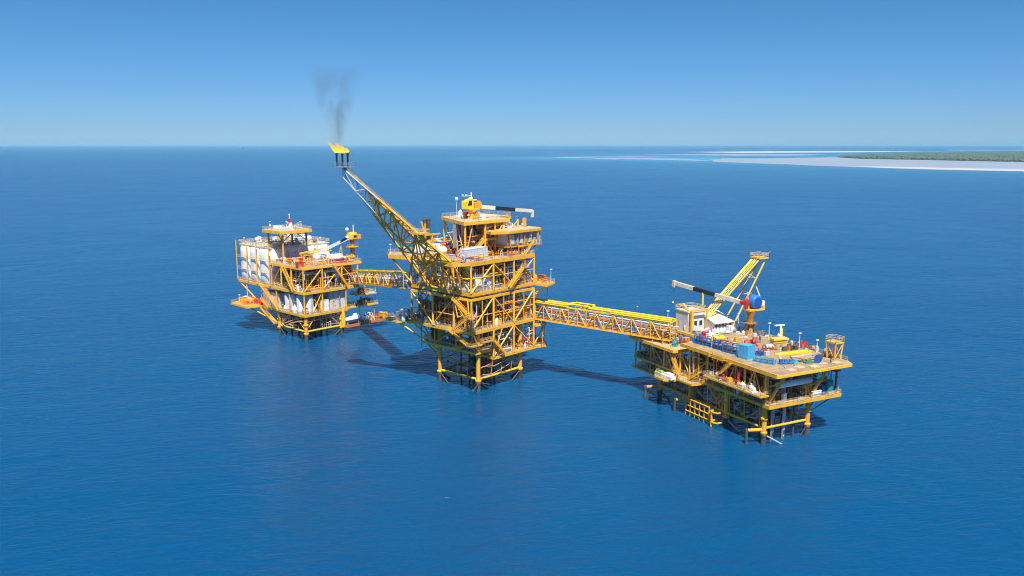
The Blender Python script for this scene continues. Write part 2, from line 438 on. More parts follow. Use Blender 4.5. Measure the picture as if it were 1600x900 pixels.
def skid(label, fr, pos, rot=0, mat='red', s=1., cat='pump skid', name='pump_skid', group=None, mat2='grey'):
    t = thing(name, label, cat, fr, pos, rot, group)
    MB().box(-1.7*s, 1.7*s, -.8*s, -.6*s, 0, .3*s).box(-1.7*s, 1.7*s, .6*s, .8*s, 0, .3*s).box(-1.7*s, -1.5*s, -.6*s, .6*s, 0, .28*s).box(1.5*s, 1.7*s, -.6*s, .6*s, 0, .28*s).box(-1.5*s, 1.5*s, -.6*s, .6*s, .2*s, .27*s).build('base_frame', mat, t)
    MB().lathe([(.3*s, -.75*s), (.5*s, -.7*s), (.55*s, -.2*s), (.55*s, .35*s), (.25*s, .4*s), (.2*s, .6*s)], (-.5*s, 0, .85*s), 'x', 14).build('motor', mat, t)
    MB().lathe([(.25*s, -.3*s), (.62*s, -.25*s), (.62*s, .25*s), (.3*s, .3*s)], (.75*s, 0, .88*s), 'x', 14).tube((.75*s, 0, 1.3*s), (.75*s, 0, 1.9*s), .2*s, 10).build('pump_casing', mat2, t)
    MB().path([(.75*s, 0, 1.8*s), (1.4*s, 0, 1.8*s), (1.4*s, 0, .4*s)], .12*s, 7).build('pipe', mat, t)
    return t
def lamp(label, fr, pos, h=4.5, group='floodlight poles along the platform edges', rot=0):
    t = thing('lamp_post', label, 'lamp post', fr, pos, rot, group)
    MB().lathe([(.16, 0), (.16, .25), (.09, .3), (.07, h)], (0,0,0), 'z', 8).build('pole', 'white', t)
    MB().box(-.35, .35, -.28, .18, h, h+.32).box(-.3, .3, -.34, -.28, h+.03, h+.28).build('lamp_head', 'white', t)
    return t
def cabinet(label, fr, pos, W, D, H, rot=0, mat='lgrey', cat='cabinet', name='equipment_cabinet', doors=2, group=None, roofmat=None):
    t = thing(name, label, cat, fr, pos, rot, group)
    MB().box(-W/2, W/2, -D/2, D/2, .15, H).box(-W/2+.1, W/2-.1, -D/2+.1, D/2-.1, 0, .15).build('body', mat, t)
    MB().box(-W/2-.1, W/2+.1, -D/2-.1, D/2+.1, H, H+.12).build('roof', roofmat or mat, t)
    for i in range(doors):
        x = -W/2+(i+.5)*W/doors
        d = MB().box(x-W/doors*.42, x+W/doors*.42, -D/2-.05, -D/2-.003, .3, H-.15).build('door', mat, t)
        MB().box(x+W/doors*.28, x+W/doors*.34, -D/2-.1, -D/2-.05, H*.45, H*.55).build('handle', 'black', d)
    return t
# ================================================================== CENTRAL PLATFORM
def legs(P, pts, ztop, r, zp=3.3, zb=-7):
    for x, y in pts:
        g = T(P, 'leg', 'yellow', (x, y, zp), (x, y, ztop), r, 14)
        MB().lathe([(r*1.08, zb), (r*1.12, zp-.9), (r*1.3, zp-.8), (r*1.34, zp+.1), (r*1.02, zp+.5)], (x, y, 0), 'z', 14).build('pile', 'pile', g)
        for k in (zp+.1, (zp+ztop)/2): MB().lathe([(r*1.05, k-.15), (r*1.42, k-.08), (r*1.42, k+.35), (r*1.05, k+.45)], (x, y, 0), 'z', 14).build('collar', 'yellow', g)

C = thing('production_platform', 'tall central yellow oil platform with many open decks that carries the burning flare boom', 'oil platform', CE)
legs(C, [(0,0),(20.6,0),(0,18.3),(20.6,18.3)], 20.5, .72)
Z1, Z1B, Z2, Z3, Z4, Z5, Z6, Z7 = 10.8, 13.5, 20.8, 31.2, 33.3, 43.3, 49.3, 55.3
# lower frame just above the water
for a, b in (((0,0),(20.6,0)),((0,18.3),(20.6,18.3)),((0,0),(0,18.3)),((20.6,0),(20.6,18.3))):
    T(C, 'frame_beam', 'yellow', (*a, 3.9), (*b, 3.9), .42, 10)
    T(C, 'frame_beam', 'under', (*a, 7.4), (*b, 9.6), .17, 8)
for a, b in (((10.3,0),(20.6,9.2)),((20.6,9.2),(10.3,18.3)),((10.3,18.3),(0,9.2)),((0,9.2),(10.3,0)),((10.3,0),(10.3,18.3)),((0,9.2),(20.6,9.2))):
    T(C, 'plan_brace', 'under', (*a, 3.7), (*b, 3.7), .25, 8)
Bx(C, 'walkway', 'char', 1, 19.5, 1, 3.2, 3.95, 4.1); Bx(C, 'walkway', 'char', 1, 3.2, 3.4, 17, 3.95, 4.1); Bx(C, 'walkway', 'char', 3.4, 19.6, 8.2, 10.4, 3.95, 4.1); Bx(C, 'walkway', 'char', 17.4, 19.6, 3.4, 8.0, 3.95, 4.1)
for p, q in (((0,0,3),(10,0,-4)),((20.6,0,3),(11,0,-4)),((0,18.3,3),(0,9.6,-4)),((0,0,3),(0,8.6,-4)),((20.6,0,3),(20.6,9,-4)),((20.6,18.3,3),(20.6,9.4,-4)),((0,18.3,3),(10,18.3,-4)),((20.6,18.3,3),(10.6,18.3,-4))):
    T(C, 'underwater_brace', 'dark', p, q, .38, 8)
for p, q in (((-.6,-.6,2.7),(-4.4,-1.5,1.0)),((.8,-.7,2.7),(3.6,-1.6,1.8))): T(C, 'bumper_arm', 'pile', p, q, .16, 8)
for k, (x, y) in enumerate([(6,6),(8,6),(10,6),(12,6),(14,6),(6,10),(8,10),(10,12),(12,12),(14,12),(16,8),(5,13)]):
    T(C, 'conductor', 'rust' if k % 3 else 'char', (x, y, -6), (x, y, Z2), .33, 10)
for p, q in (((5.3,-1.6,11),(5.3,-.6,4)),((10.5,-1.6,11),(10.5,-.3,4)),((-.6,9,13),(-.6,9,4)),((15.5,-1.5,11),(15.5,-.3,4)),((-.8,4.5,13),(-.8,4.2,4.4))):
    T(C, 'hanger', 'amber', p, q, .16, 8)
MB().path([(1,-.8,8.2),(6,-1.4,7.6),(12,-1.2,8.3),(19,-.8,10.4)], .1, 6).build('hose', 'beige', C)
MB().path([(1,-1,5.5),(5,-1.6,5.1),(9,-1.2,5.6),(14,-1,6.6)], .1, 6).build('hose', 'beige', C)

d1 = [(5.3,-2),(27.2,-2),(27.2,17),(5.3,17)]
deck(C, d1, Z1, bd=.9); deck(C, [(-2.2,-1.2),(5,-1.2),(5,25),(-2.2,25)], Z1B, bd=.8)
deck(C, [(27.4,-2.2),(31,-3.2),(33,-1),(32.5,3.5),(27.4,4)], Z1-.2, frame=False)
d2 = [(-5,-2),(25.5,-2),(25.5,26.5),(-5,26.5)]
deck(C, d2, Z2, bd=1.0)
deck(C, [(-5,26.7),(1.5,26.7),(1.5,33),(-1,38.5),(-7,38),(-8,31)], Z2-.4, frame=False)
deck(C, [(25.7,-3),(29.5,-4),(32,-2),(32,3),(25.7,4.5)], Z2-2.2, frame=False, mat='beige')
d4 = [(-5,-2),(25.5,-2),(25.5,26.5),(-5,26.5)]
deck(C, d4, Z4, bd=1.0)
deck(C, [(25.7,-7.5),(32.5,-5.5),(32.5,-2),(28,1),(25.7,1)], Z4-.3, frame=False, beam='yellow', mat='amber')
d5 = [(-5.4,-2.2),(25.5,-2.2),(25.5,28),(20,34),(-3,34),(-6.5,36.5),(-9.5,32.5),(-8,26),(-5.6,20)]
for p, q in (((-10.5,.6),(-10.5,12)),((-10.5,1.6),(-5.4,1.6)),((-10.5,8.6),(-5.4,8.6)),((-10.5,.6),(-5.4,-2)),((-10.5,12),(-5.4,19)),((-8,.2),(-8,15))): MB().bar((*p,Z5-.5), (*q,Z5-.5), .4, 1.1).build('cantilever_beam', 'yellow', C)
deck(C, d5, Z5, bd=1.3)
# girders of the deck-to-deck boxes and pipes in the slot between them
for z in (Z3,):
    for a, b in (((-5,-2),(25.5,-2)),((25.5,-2),(25.5,26.5)),((25.5,26.5),(-5,26.5)),((-5,26.5),(-5,-2))):
        MB().bar((*a, z), (*b, z), .45, .8).build('girder', 'yellow', C)
for k in range(4): T(C, 'pipe', ('grey','char','steel','black')[k], (-4.5, -1.6+k*.55, Z3+.9), (25, -1.6+k*.55, Z3+.9), .22)
for k in range(3): T(C, 'pipe', ('char','grey','black')[k], (-4.6+k*.6, -1, Z3+.9), (-4.6+k*.6, 26, Z3+.9), .22)
# columns and braces of the two visible faces, plain columns behind
CX, CY = (-5, 5.3, 15.2, 25.5), (-2, 6, 16, 26.5)
for z0, z1 in ((Z2, Z3), (Z4, Z5-1.2)):
    for x in CX:
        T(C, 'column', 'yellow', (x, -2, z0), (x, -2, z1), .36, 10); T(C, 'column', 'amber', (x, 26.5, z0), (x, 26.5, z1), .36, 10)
    for y in CY[1:3]:
        T(C, 'column', 'yellow', (-5, y, z0), (-5, y, z1), .36, 10); T(C, 'column', 'amber', (25.5, y, z0), (25.5, y, z1), .36, 10)
    for x in CX[1:3]: T(C, 'column', 'amber', (x, 12, z0), (x, 12, z1), .4, 10)
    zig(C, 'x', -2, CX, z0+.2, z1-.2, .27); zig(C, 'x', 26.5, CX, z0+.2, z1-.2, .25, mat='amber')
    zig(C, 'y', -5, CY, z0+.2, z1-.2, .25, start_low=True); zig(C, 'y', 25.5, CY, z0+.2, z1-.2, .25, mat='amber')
for x, y in ((5.3,-2),(15.2,-2),(25.5,-2),(25.5,12)): T(C, 'column', 'yellow', (x, y, Z1), (x, y, Z2-.9), .33, 10)
zig(C, 'x', -2, (5.3, 15.2, 25.5), Z1+.2, Z2-.9, .27)
T(C, 'brace', 'yellow', (-4.2,-2,Z2-.9), (.4,-.5,Z1B), .24); T(C, 'brace', 'yellow', (5.3,-2,Z1+.2), (9.5,-2,Z2-.9), .2)
zig(C, 'y', -2.2, (-1, 8, 18.3, 25), Z1B+.2, Z2-.9, .22)
for y in (8, 18.3, 25): T(C, 'column', 'yellow', (-2.2, y, Z1B), (-2.2, y, Z2-.9), .26, 8)
for p, q in (((-5,26.2,Z2-.7),(-.5,18.6,13)),((-7,31,Z2-1),(-.6,18.6,11)),((25.3,18,Z2-.7),(21,18.3,11)),((25.6,8,Z2-.7),(20.9,.6,12.5)),((31.5,2,Z2-2.6),(27.2,2,Z1)),((31.5,-2,Z2-2.6),(27.2,-1,Z1+.5)),((0,26,Z1B-.4),(0,18.8,8.5))):
    T(C, 'strut', 'yellow', p, q, .26)
for p, q in (((-2.2,25,Z1B),(-2.2,25,Z1B-3.5)),): T(C, 'hanger', 'grey', p, q, .12)
for x, y in ((28.5,-3.4),(31.8,-1.5),(31.8,2.6)): T(C, 'hanger', 'amber', (x, y, Z1), (x, y, Z2-2.4), .13)
for p, q in (((31,-5,Z4-.7),(25.6,-1.5,Z4-5)),((32,-3,Z4-.7),(31.8,-2,Z2-2)),((28,-6.3,Z4-.7),(25.6,-2,Z4-4))): T(C, 'strut', 'yellow', p, q, .18)
# cantilever supports of the top deck under the flare boom
for p, q in (((-5,2,Z4),(-10,0,Z5-1.2)),((-5,2,Z4),(-9.8,7,Z5-1.2)),((-5,12,Z4),(-10,11,Z5-1.2)),((-5,12,Z4),(-9.5,6,Z5-1.2)),((-5,26,Z4+.2),(-9,31.5,Z5-1.2)),((-5,26,Z4+.2),(-6.5,35,Z5-1.2)),((-5,16,Z4),(-8,22,Z5-1.2))):
    T(C, 'strut', 'yellow', p, q, .27)
T(C, 'ring_beam', 'yellow', (-10.2,12.5,Z4+4.8), (-5,-2,Z4+4.8), .2); T(C, 'ring_beam', 'yellow', (-5,-2.3,Z4+4.8), (3,-2.3,Z4+4.8), .2)
for y in (1, 3.5, 8, 10): T(C, 'hanger', 'yellow', (-7.2-y*.14, y, Z4+4.8), (-8-y*.1, y, Z5-1.2), .15)
# stairs on the left corner
for p, q in (((-6,5.6,Z3),(-6,-2.6,25.8)),((-7.1,-2.6,25.8),(-7.1,4.6,Z2)),((-6,8,Z2),(-4.4,.2,16)),((-3,0,16),(-3,8,Z1B)),((4,-3,17),(10.2,-3,Z1+.2)),((12,-2.9,Z4),(19,-2.9,Z4+6)),((-6,22,Z4),(-6,14,Z5))):
    stair(C, p, q)
for x0, x1, y0, y1, z in ((-7.7,-5.4,-4.8,-2.6,25.8),(-5.2,-1.8,-2.4,.2,16),(-1.6,4,-3.6,-2.3,17),(18.8,21.5,-3.5,-2.3,Z4+6)):
    l = Bx(C, 'landing', 'grate', x0, x1, y0, y1, z-.25, z); ring_rail([(x0,y0),(x1,y0),(x1,y1),(x0,y1)], z).build('railing', 'yellow', l)
MB().path([(-5.6,-1,Z3),(-6.4,-2.2,27.2),(-6.2,3,25.2),(-6.2,4.5,Z3)], .2, 7).build('pipe', 'yellow', C)
# piping and deck fittings
PM = ['amber','amber','yellow','orange','grey','lgrey','steel','rust','char','white']
pipework(C, (6, 26, -1, 16, Z1), 34, 11, PM, 9); pipework(C, (-1.5, 5, 0, 24, Z1B), 16, 12, PM, 6.5)
pipework(C, (-4, 25, -1.2, 25, Z2), 62, 13, ['amber','orange','orange','rust','yellow','lgrey','steel','char'], 9.8); pipework(C, (-4, 25, -1.2, 25, Z4), 50, 14, PM, 9)
pipework(C, (-8, 24, 0, 30, Z5), 34, 15, ['orange','amber','amber','lgrey','white','red','rust'], 5)
CM = ['lgrey','grey','amber','amber','orange','white','char','yellow']
clutter(C, (6, 26, -1.2, 15, Z1), 34, 21, CM); clutter(C, (-1.6, 4.5, 0, 24, Z1B), 16, 22, CM)
clutter(C, (-4.4, 25, -1.2, 25, Z2), 60, 23, CM+['teal','steel']); clutter(C, (-4.4, 25, -1.2, 25, Z4), 50, 24, CM)
clutter(C, (-8, 24, -.5, 28, Z5), 46, 25, CM+['white']); clutter(C, (-7, 1, 28, 37, Z2-.4), 12, 26, ['lgrey','steel','char','navy'])
clutter(C, (26, 31.5, -5, 0, Z4-.3), 8, 27, ['amber','yellow','rust']); clutter(C, (26.5, 31.5, -2.5, 2.5, Z2-2.2), 7, 28, ['lgrey','steel']); clutter(C, (28, 32, -2, 3, Z1-.2), 7, 29, ['amber','char','rust'])
clutter(C, (2, 19, 1, 17, 4.1), 16, 30, ['char','grey','rust'])
for i in range(12): T(C, 'riser', ('orange','amber','rust')[i % 3], (-2+i*2.1, 4+(i % 3)*1.1, Z2), (-2+i*2.1, 4+(i % 3)*1.1, Z3), .28)
for i in range(7): T(C, 'riser', ('amber','lgrey','orange')[i % 3], (7+i*2.6, -.3+(i % 2)*1.2, Z2), (7+i*2.6, -.3+(i % 2)*1.2, Z3), .2)
for z in (Z2+3.6, Z2+6.8): MB().path([(6,-1,z),(24.5,-1,z),(24.5,6,z)], .2).build('pipe', 'amber', C)
FM = ['yellow','amber','yellow','orange','amber','lgrey','white','steel']
facework(C, 'x', -2, 1, -4.5, 25, Z2, Z3, 64, 201, ['orange','amber','orange','yellow','rust']); facework(C, 'y', -5, 1, -1.5, 26, Z2, Z3, 50, 202, FM)
facework(C, 'x', -2, 1, -4.5, 25, Z4, Z5-1.3, 60, 203, FM); facework(C, 'y', -5, 1, -1.5, 26, Z4, Z5-1.3, 56, 204, FM)
facework(C, 'x', -2, 1, 5.5, 27, Z1, Z2-1, 54, 205, FM+['red']); facework(C, 'y', -2.2, 1, -1, 24, Z1B, Z2-1, 26, 206, FM)
facework(C, 'x', 4.5, 1, 8.8, 25, Z5, Z6-.8, 20, 207, ['orange','red','amber','orange']); facework(C, 'x', 4.5, 1, 9, 25, Z6, Z7-1, 20, 208, ['lgrey','white','amber','steel'])
facework(C, 'x', -2, 1, -9, 24, Z5, Z5+3, 26, 209, ['amber','orange','lgrey','yellow']); facework(C, 'x', .3, 1, 1, 20, 4, 10, 18, 210, ['rust','beige','amber','grey'])
clutter(C, (17, 25, 4.8, 9.5, Z6+.02), 18, 211, ['lgrey','white','steel','lgrey'])
for y in (3, 11.3): T(C, 'post', 'yellow', (-5, y, Z4), (-5, y, Z5-1.2), .2)
for x in (0, 10.2, 20.3): T(C, 'post', 'yellow', (x, -2, Z2), (x, -2, Z3-.4), .15); T(C, 'post', 'yellow', (x+.5, -2, Z4), (x+.5, -2, Z5-1.2), .15)
inner_frame(C, (-2,2,8.5,12,18.5,22), (2.5,), Z2, Z3, seed=1); inner_frame(C, (-2,2,8.5,12,18.5,22), (2.8,), Z4, Z5-1.3, seed=2)
inner_frame(C, (8,11.5,18.5,22), (1.5,), Z1, Z2-1, seed=3); inner_frame(C, (-1.5,3,7,12), (7.5,), Z5, Z6, seed=4)
for y0 in (3.5,11,21):
    for z0, z1 in ((Z2,Z3),(Z4,Z5-1.3)):
        T(C, 'post', 'amber', (-2.6,y0,z0), (-2.6,y0,z1), .2, 8); T(C, 'knee_brace', 'yellow', (-2.6,y0,z1-3), (-2.6,y0+2.6,z1), .14, 6)
for z in (Z2+4.6, Z4+4.4): T(C, 'secondary_beam', 'yellow', (-4.9,-1.8,z), (-4.9,26,z), .17, 8); T(C, 'secondary_beam', 'yellow', (-4.8,-1.9,z+.2), (25.3,-1.9,z+.2), .15, 8)
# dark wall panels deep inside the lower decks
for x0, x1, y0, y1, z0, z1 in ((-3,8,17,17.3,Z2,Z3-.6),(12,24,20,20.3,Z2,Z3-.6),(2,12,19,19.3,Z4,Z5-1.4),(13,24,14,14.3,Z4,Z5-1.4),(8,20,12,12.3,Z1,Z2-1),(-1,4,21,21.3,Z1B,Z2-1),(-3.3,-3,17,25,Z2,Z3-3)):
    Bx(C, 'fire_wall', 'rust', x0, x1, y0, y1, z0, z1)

# upper works standing on the top deck
for x, y in ((-.5,5),(8.8,5),(18,5),(27,5),(8.6,24.3),(13,23.5),(27,23.5)):
    T(C, 'column', 'yellow', (x if x < 26 else 25, y, Z5), (x if x < 26 else 25, y, Z7-.9), .38, 10)
deck(C, [(8.8,4.6),(25.2,4.6),(25.2,20),(8.8,20)], Z6, bd=.8)
deck(C, [(-1.2,4.5),(20,4.3),(20,10),(27.5,10.5),(27.5,25),(8.5,25.5)], Z7, bd=1.1, mat='beige')
Bx(C, 'wind_wall', 'lemon', 10.5, 27.2, 10.7, 10.95, Z7-3.4, Z7-1.15)
for a, b in (((8.8,4.8,Z5),(13.4,4.8,Z6-.8)),((13.4,4.8,Z5),(8.8,4.8,Z6-.8)),((13.4,4.8,Z5),(18,4.8,Z6-.8)),((18,4.8,Z5),(22,4.8,Z6-.8)),((13.4,4.8,Z6),(18,4.8,Z7-1)),((18,4.8,Z6),(25,4.8,Z7-1)),((-.5,5,Z5),(3,5,Z7-1)),((3.2,12.5,Z5),(8.4,24,Z7-1)),((-.5,5.2,Z5),(3.2,12.5,Z7-1)),((3.2,12.5,Z5),(3.2,12.5,Z7-1))):
    T(C, 'brace', 'amber', a, b, .22)
T(C, 'column', 'amber', (13.4,4.8,Z5), (13.4,4.8,Z7-1), .26)
pipework(C, (9, 24, 5.5, 18, Z5), 20, 16, ['orange','orange','red','rust','amber'], 5); pipework(C, (9.5, 24.5, 5, 18, Z6), 16, 17, ['lgrey','steel','white','orange','char'], 5)
pipework(C, (0, 8, 6, 20, Z5), 12, 18, ['lgrey','white','amber'], 9)
clutter(C, (9.5, 24.5, 5.2, 18, Z6), 26, 31, ['lgrey','steel','white','char','amber']); clutter(C, (8, 19, 6, 22, Z7), 12, 32, ['beige','amber','white','orange'])
for i in range(4): Bx(C, 'wall_panel', ('grey','navy','lgrey','char')[i], 1+i*2., 2.6+i*2., 12, 12.25, Z5+3, Z7-1.4)
Bx(C, 'fire_wall', 'rust', 9.4, 24.4, 12.2, 12.5, Z6+.1, Z7-1.3); Bx(C, 'fire_wall', 'rust', 9.4, 24.4, 13, 13.3, Z5+.1, Z6-1)
stair(C, (-1.5,3,Z5), (6.5,3,Z6)); stair(C, (24,3.2,Z5), (19.5,3.2,Z6)); stair(C, (21.5,-1,Z5-.1), (26,-1.2,Z5+4.2))

# --- things on the central platform
t = thing('control_house', 'yellow roofed control house with grey wall panels on the right end of the central platform', 'building', CE, (0,0,0))
MB().prism([(13.5,-.6),(29.5,-2),(30,9),(13.5,10)], 46.1, 46.5).build('floor', 'amber', t)
MB().prism([(14.5,0.6),(28.6,-.6),(29,8.6),(14.5,9)], 46.5, 50.9).build('wall', 'lgrey', t)
rf = MB().prism([(7.5,1),(13,-2),(29.3,-2),(31,0),(31,9.5),(24,13),(12,12)], 50.9, 51.7).build('roof', 'yellow', t)
MB().prism([(13.8,-1.2),(28.5,-1.2),(30,.4),(30,8.8),(23.6,11.8),(13,11)], 51.7, 51.85).build('roof_cover', 'beige', rf)
MB().box(26.2, 27.2, 3, 4, 51.86, 55).build('vent_box', 'yellow', rf)
for i in range(6):
    x = 16+i*2.2; o = MB().box(x-.72, x+.72, -.9+.0-.02*i, .42-.083*(x-14.5), 47.2, 50.2).build('window', ('lgrey','grey')[i % 2], t)
for i in range(5): T(t, 'post', 'amber', (14.8+i*3.3, -1.0-.15*i, 46.5), (14.8+i*3.3, -1.0-.15*i, 50.9), .2, 8)
T(t, 'post', 'amber', (29.4,-1.2,46.5), (29.4,-1.2,50.9), .16, 8); T(t, 'post', 'amber', (29.6,8,46.5), (29.6,8,50.9), .16, 8)
for p, q in (((16,0,Z5),(16,0,46.1)),((25,-.5,Z5),(28,-1,46.1)),((25,7,Z5),(29,7.5,46.1)),((21,-.5,Z5),(21,-.5,46.1))): T(t, 'strut', 'yellow', p, q, .24)
ring_rail([(13.5,-.6),(29.5,-2),(30,9)], 46.5, False).build('railing', 'rail', t)

t = thing('pedestal_crane', 'yellow cabbed crane on the roof deck of the central platform, its telescopic boom pointing right', 'crane', CE, (9.5,12,Z7))
MB().lathe([(1.5,0),(1.5,.4),(1.15,.5),(1.15,2.4),(1.6,2.5),(1.6,3.0)], (0,0,0), 'z', 18).build('pedestal', 'yellow', t)
MB().box(-2.4,2.6,-1.5,1.5,3.0,3.5).build('slewing_platform', 'yellow', t)
cb = extr([(-3.4,3.5),(-.2,3.5),(-.2,6.4),(-.8,6.8),(-2.4,6.7),(-3.3,5.9)], -1.3, 1.2).build('cab', 'lemon', t)
extr([(-3.0,4.6),(-1.0,4.6),(-1.0,6.2),(-2.3,6.2)], -1.34, -1.303).build('window', 'glass', cb); MB().box(-.9,.2,-.5,.5,6.7,7.3).build('roof_unit', 'white', cb)
MB().box(.4,3.6,-1.3,1.3,3.5,5.4).box(3.0,3.5,-.9,.9,5.4,5.9).build('engine_housing', 'amber', t)
def boom(P, p0, p1, secs, w0, w1):
    p0, p1 = Vector(p0), Vector(p1)
    for (a, c, mt) in secs:
        ww = w0+(w1-w0)*(a+c)/2; MB().bar(p0.lerp(p1, a), p0.lerp(p1, c), ww, ww*1.15).build('boom_section', mt, P)
boom(t, (2.4,0,4.0), (23.5,-6.5,1.6), ((0,.32,'cream'),(.322,.68,'black'),(.682,1,'cream')), 1.15, .95)
MB().box(23.2,24.0,-7.1,-6.2,-.6,1.9).build('boom_head', 'cream', t)
for s in (-.3, .35): T(t, 'hoist_rope', 'char', (23.6+s,-6.7,-.5), (23.6+s,-6.7,-4.6), .04, 4)
MB().ball((23.3,-6.7,-5.0), .38).box(23.1,23.5,-6.85,-6.55,-4.8,-4.4).ball((23.95,-6.7,-4.9), .28).build('hook_block', 'white', t)
T(t, 'mast', 'white', (.2,.2,5.4), (.2,.2,8.8), .2, 8)
MB().box(-3.6,0,-.1,.9,7.6,7.72).box(-3.6,-3.5,-.1,.9,7.72,8.3).box(-2,-1.9,-.1,.9,7.72,8.3).build('antenna_rack', 'lgrey', t)
MB().lathe([(.1,-.1),(.9,.2),(1,.4)], (2.2,.8,5.9), 'z', 12).build('dish', 'white', t)
T(t, 'luffing_cylinder', 'steel', (2.6,-.3,3.4), (8,-2.0,3.0), .28)

t = thing('antenna_mast', 'thin mast with a white dish at the left edge of the central crane deck', 'antenna', CE, (3.6,13,Z7))
T(t, 'mast', 'lgrey', (0,0,0), (0,0,6.6), .09, 6); MB().ball((0,0,6.9), .62).build('dome', 'white', t)

container('pale grey ribbed container on the front left corner of the central top deck', CE, (-1,.6,Z5+.02), 10.5, 2.7, 4.1, rot=4, mat='lgrey')
for i, (x, y, r, L, lb) in enumerate(((-4.5,14,1.5,6,'white horizontal vessel beside the flare boom foot on the central top deck'),(-2,19,1.6,7,'larger white horizontal vessel in front of the twin exhaust stacks'),(4.5,8.5,1.6,5,'white vessel under the crane deck between yellow columns'))):
    vessel_h(lb, CE, (x, y, Z5), r, L, rot=(0,10,0)[i])
t = thing('exhaust_stack', 'pair of black exhaust pipes in a yellow frame behind the central white vessels', 'exhaust stack', CE, (5.4,31.5,Z5))
for s in (-.8, .8): MB().lathe([(.5,2),(.62,2.2),(.62,10.5),(.75,10.6),(.75,11.2)], (s+1.6,0,0), 'z', 12).build('pipe', 'char', t)
for p, q in (((0,-.9,0),(0,-.9,9.5)),((3.2,-.9,0),(3.2,-.9,5.6)),((0,-.9,5.5),(7,-.9,5.5)),((0,-.9,3.2),(7,-.9,3.2))): MB().bar(p, q, .5, .5).build('frame', 'yellow', t)
MB().path([(0,-.9,5.5),(-1.2,-.9,8.6),(-1.7,-.9,10.2)], .35).build('davit', 'yellow', t)
MB().box(-2.6,6.4,-1.8,2.4,0,2).build('housing', 'white', t)
cabinet('light grey cabinet with red stripe side on the left edge of the central middle deck', CE, (-4.2,20.5,Z4+.05), 3.4, 1.3, 3.4, rot=-90, mat='lgrey')
for i, y in enumerate((1.2, 4.0)):
    t = cabinet('pale panel cabinet nearest the front corner of the central middle deck' if i == 0 else 'pale panel cabinet left of its twin near the front corner of the central middle deck', CE, (-4.2, y, Z4+.05), 2., 1.2, 3.2, rot=-90, mat='lgrey', group='pale panel cabinets on the central middle deck')
tag(Bx(None, 'extinguisher_box', 'red', -.3, .3, -.3, .3, 0, 2.6), 'narrow red box standing between two pale panel cabinets', 'fire box').matrix_world = CE.m @ Matrix.Translation((-4.3, 2.6, Z4+.02))
for i, y in enumerate((7.8, 10.6)):
    vessel_v('slim white upright vessel behind the left truss, nearer the corner' if i == 0 else 'slim white upright vessel behind the left truss, farther from the corner', CE, (-3, y, Z4), 1.05, 4.6, group='slim white vessels on the central middle deck')
cabinet('big cream equipment enclosure behind the front truss of the central middle deck', CE, (2.3,2.0,Z4+.03), 7.2, 5, 5.4, mat='white', cat='enclosure', name='equipment_enclosure', doors=3)
vessel_h('dark cylinder with a white end high inside the right half of the central middle deck', CE, (15.5,4,Z4+4), 1.5, 5, rot=90, mat='char', leg_h=2)
skid('green pump set on the central main deck behind the front truss', CE, (-1.5,.4,Z2), mat='teal', s=1.2)
skid('grey pump set right of the green pump on the central main deck', CE, (8,.2,Z2), mat='lgrey', s=1.2)
skid('pale pump set at the middle of the central main deck edge', CE, (13.5,.8,Z2), mat='steel', s=1.1)
skid('white compressor set near the left end of the central main deck', CE, (-3.2,22,Z2), rot=90, mat='lgrey', s=1.3, cat='compressor', name='compressor_skid')
vessel_h('grey horizontal vessel on the jutting left end of the central main deck', CE, (-4.5,31,Z2-.4), 1.4, 4, rot=60, mat='lgrey')
skid('orange painted pump set on the right of the central top deck', CE, (17.5,-.2,Z5), mat='orange', s=1.)
tag(MB().ball((0,0,.9), .9, 14, 8).box(-.6,.6,-.6,.6,0,.3).build('mooring_float', 'red'), 'round red float lying on the front of the central top deck', 'float').matrix_world = CE.m @ Matrix.Translation((14.6,-.9,Z5+.02))
for i, (x, y, z, h, lb) in enumerate(((29.5,-6.2,Z4-.3,4.6,'lamp post at the tip of the right jutting wing of the central platform'),(26.4,-1,Z4-.3,5.5,'lamp post where the right wing meets the central platform'),(-8.9,32.4,Z5,3.2,'lamp post on the far left jut of the central top deck'),(-7.6,37.4,Z2-.4,3.6,'lamp post on the left jut of the central main deck'),(28,8,51.9,3.2,'lamp post on the control house roof'),(20,-1.4,51.9,1.6,'short lamp post near the front of the control house roof'),(1,5,Z7,2,'short lamp post on the front edge of the central crane deck'),(29.6,-2.6,Z1-.2,3,'lamp post on the lowest right balcony of the central platform'))):
    lamp(lb, CE, (x, y, z), h)

# ------------------------------------------------------------------ flare boom
F = thing('flare_boom', 'long yellow lattice flare boom slanting up and left from the central platform', 'flare boom', CE)
tip = Vector((-30, 28.2, 72.9))
A = [(-10.2,1.6,Z5+.4),(-10.2,8.6,Z5+.4),(-5.2,17.5,Z4+.3),(-5.2,9.5,Z4+.3)]
B = [tip+Vector((-1.2,-1.05,-.3)), tip+Vector((1.2,1.05,-.3)), tip+Vector((1.3,1.1,-3.2)), tip+Vector((-1.1,-1.0,-3.2))]
lattice(F, A, B, 9, .38, .25, 'yellow', split=(.68, 'lgrey'))
def onboom(t, u, dz=0): return (Vector(A[0]).lerp(Vector(A[1]), u)).lerp(B[0].lerp(B[1], u), t)+Vector((0,0,dz))
for k, (u, r) in enumerate(((.3,.14),(.5,.17),(.7,.14))):
    T(F, 'gas_pipe', 'yellow', onboom(0,u,.35), onboom(.68,u,.35), r); T(F, 'gas_pipe', 'char', onboom(.68,u,.35), onboom(1,u,.2), r*1.15)
m = MB()
for s in (0, 1):
    for h in (.6, 1.1): m.tube(onboom(0,s,h), onboom(.97,s,h), .05, 4)
    for i in range(16): m.tube(onboom(i/16,s), onboom(i/16,s,1.1), .05, 4)
m.build('handrail', 'yellow', F)
m = MB()
